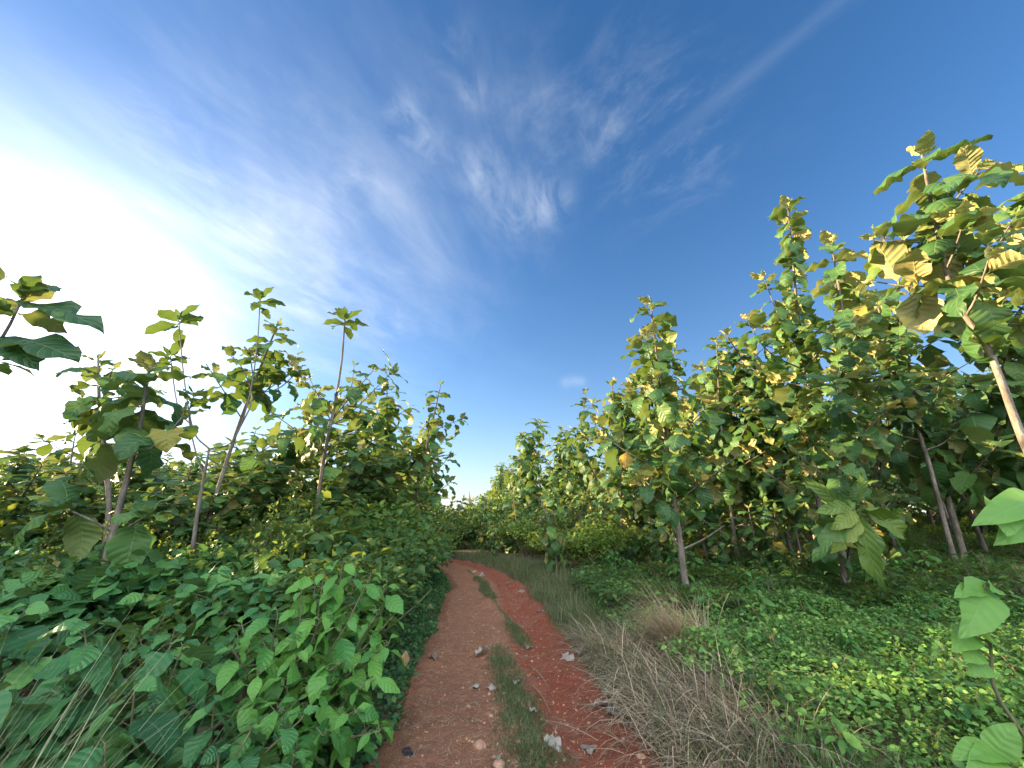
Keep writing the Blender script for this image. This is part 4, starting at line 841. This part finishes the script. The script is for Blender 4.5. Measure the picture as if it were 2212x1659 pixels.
for a_ in [(1035, 1608, .15, 'largest flat brown stone in the left rut'), (1078, 1652, .10, 'brown stone at the bottom of the left rut'), (1340, 1558, .07, 'round orange stone near the dry grass'), (1012, 1520, .05, 'small stone in the middle of the left rut'), (1000, 1478, .04, 'small stone higher in the left rut'),
 (1090, 1500, .07, 'stone at the left edge of the grass strip'), (1148, 1418, .06, 'brown stone at the top of the red rut'), (1120, 1605, .06, 'pale stone lying in the grass strip'), (1385, 1640, .08, 'dark stone in the bottom of the red rut'), (1060, 1545, .06, 'flat stone right of the middle of the left rut')]:
    stone(*a_)
stone(1418, 1310, .35, 'pale rock at the foot of the sunlit teak behind the tan tuft', 'pale_stone', .6, group=None)
stone(880, 1637, .09, 'crumpled black scrap at the left edge of the path', 'black', .6, 'plastic_scrap', 'scrap', None, .6)
stone(1663, 1262, .32, 'black scrap lying on the shaded floor between the right trees', 'black', .8, 'plastic_scrap', 'scrap', None, .6)
# pebbles and straw (uncountable)
n = 5200; y = 2.4 + 9 * rc.random(n) ** 1.6; u = rc.uniform(-.9, .9, n); x = pcx(y) + u * phw(y); zq = path_z(u, x, y)
a = Acc(); oct_ = np.array([(1, 0, 0), (0, 1, 0), (-1, 0, 0), (0, -1, 0), (.5, .5, .7), (-.5, .5, .7), (-.5, -.5, .6), (.5, -.5, .7)], float); Fq = np.array([(0, 1, 5, 4), (1, 2, 6, 5), (2, 3, 7, 6), (3, 0, 4, 7), (4, 5, 6, 7)])
sz = .0025 + .014 * rc.random(n) ** 7; V = oct_[None] * sz[:, None, None] * rc.uniform(.6, 1.3, (n, 8, 1)) + np.stack([x, y, zq - sz * .25], 1)[:, None]
a.add(V.reshape(-1, 3), (Fq[None] + np.arange(n)[:, None, None] * 8).reshape(-1, 4), np.zeros((n * 8, 2)), np.repeat(rc.random(n), 8))
tag(a.build('pebbles', M['stone'], smooth=False), 'tiny pebbles strewn over the dirt path', 'pebbles', kind='stuff')
n = 6500; y = 2.3 + 8 * rc.random(n) ** 1.3; u = np.where(rc.random(n) < .8, rc.uniform(-1, .15, n), rc.uniform(.15, 1, n)); x = pcx(y) + u * phw(y)
az = rc.uniform(0, 6.28, n); a = Acc(); leaves(a, np.stack([x, y, path_z(u, x, y) + .006], 1), np.stack([np.cos(az), np.sin(az), np.zeros(n)], 1), np.tile((0., 0, 1), (n, 1)), rc.uniform(.015, .11, n), .0036, 'blade', 2, 1, droop=rc.normal(size=n) * .15, fold=0, wave=0, rng=rc)
tag(a.build('straw', M['dry'], smooth=False), 'bits of dry straw littering the dirt path', 'straw litter', kind='stuff')
for (p0, p1, lb) in [((1142, 1430), (1185, 1472), 'pale straw stalk lying across the red rut'), ((1150, 1478), (1190, 1530), 'thin straw stalk on the grass strip edge')]:
    A_, B_ = np.array(ground_at(*p0)), np.array(ground_at(*p1)); a = Acc(); tube(a, spline([A_ + (0, 0, .02), (A_ + B_) / 2 + (0.01, 0, .035), B_ + (0, 0, .015)], 8), np.linspace(.004, .002, 8), 5)
    tag(a.build('stalk', M['dry'], None, tuple(A_)), lb, 'stalk', 'straw stalks on the path')
# dead palm and stump
b_ = at(1013, 1120, 30); b_[2] = 0; o = empty('dead_palm', b_, 'dead pale palm stem with dry fronds against the sky at the path end', 'tree'); a = Acc(); tp = at(1015, 1085, 30)
tube(a, spline([b_, (b_ + tp) / 2, tp], 8), np.linspace(.10, .06, 8), 8); a.build('trunk', M['bark'], o, b_)
a = Acc(); az = np.linspace(0, 6.28, 9)[:8]; leaves(a, np.tile(tp, (8, 1)), np.stack([np.cos(az), np.sin(az) * .6, np.full(8, .9)], 1), np.tile((0., -.5, 1), (8, 1)), 1.3, .10, 'blade', 8, 2, droop=rd.uniform(.6, 1.8, 8), fold=.2, wave=0, rng=rd); a.build('crown', M['dry'], o, b_)
b_ = G(*ground_at(1788, 1225)[:2]); o = empty('stump', b_, 'cut pale teak stump behind the twin stems', 'stump'); a = Acc(); tube(a, [b_ + (0, 0, -.05), b_ + (.01, 0, .3), b_ + (.02, 0, .62)], [.14, .12, .115], 10, jit=.05, rng=rd); a.build('bark', M['bark'], o, b_)
a = Acc(); tube(a, [b_ + (.02, 0, .62), b_ + (.02, 0, .622), b_ + (.02, 0, .623)], [.113, .06, .001], 10); a.build('cut_face', M['dry'], o, b_)
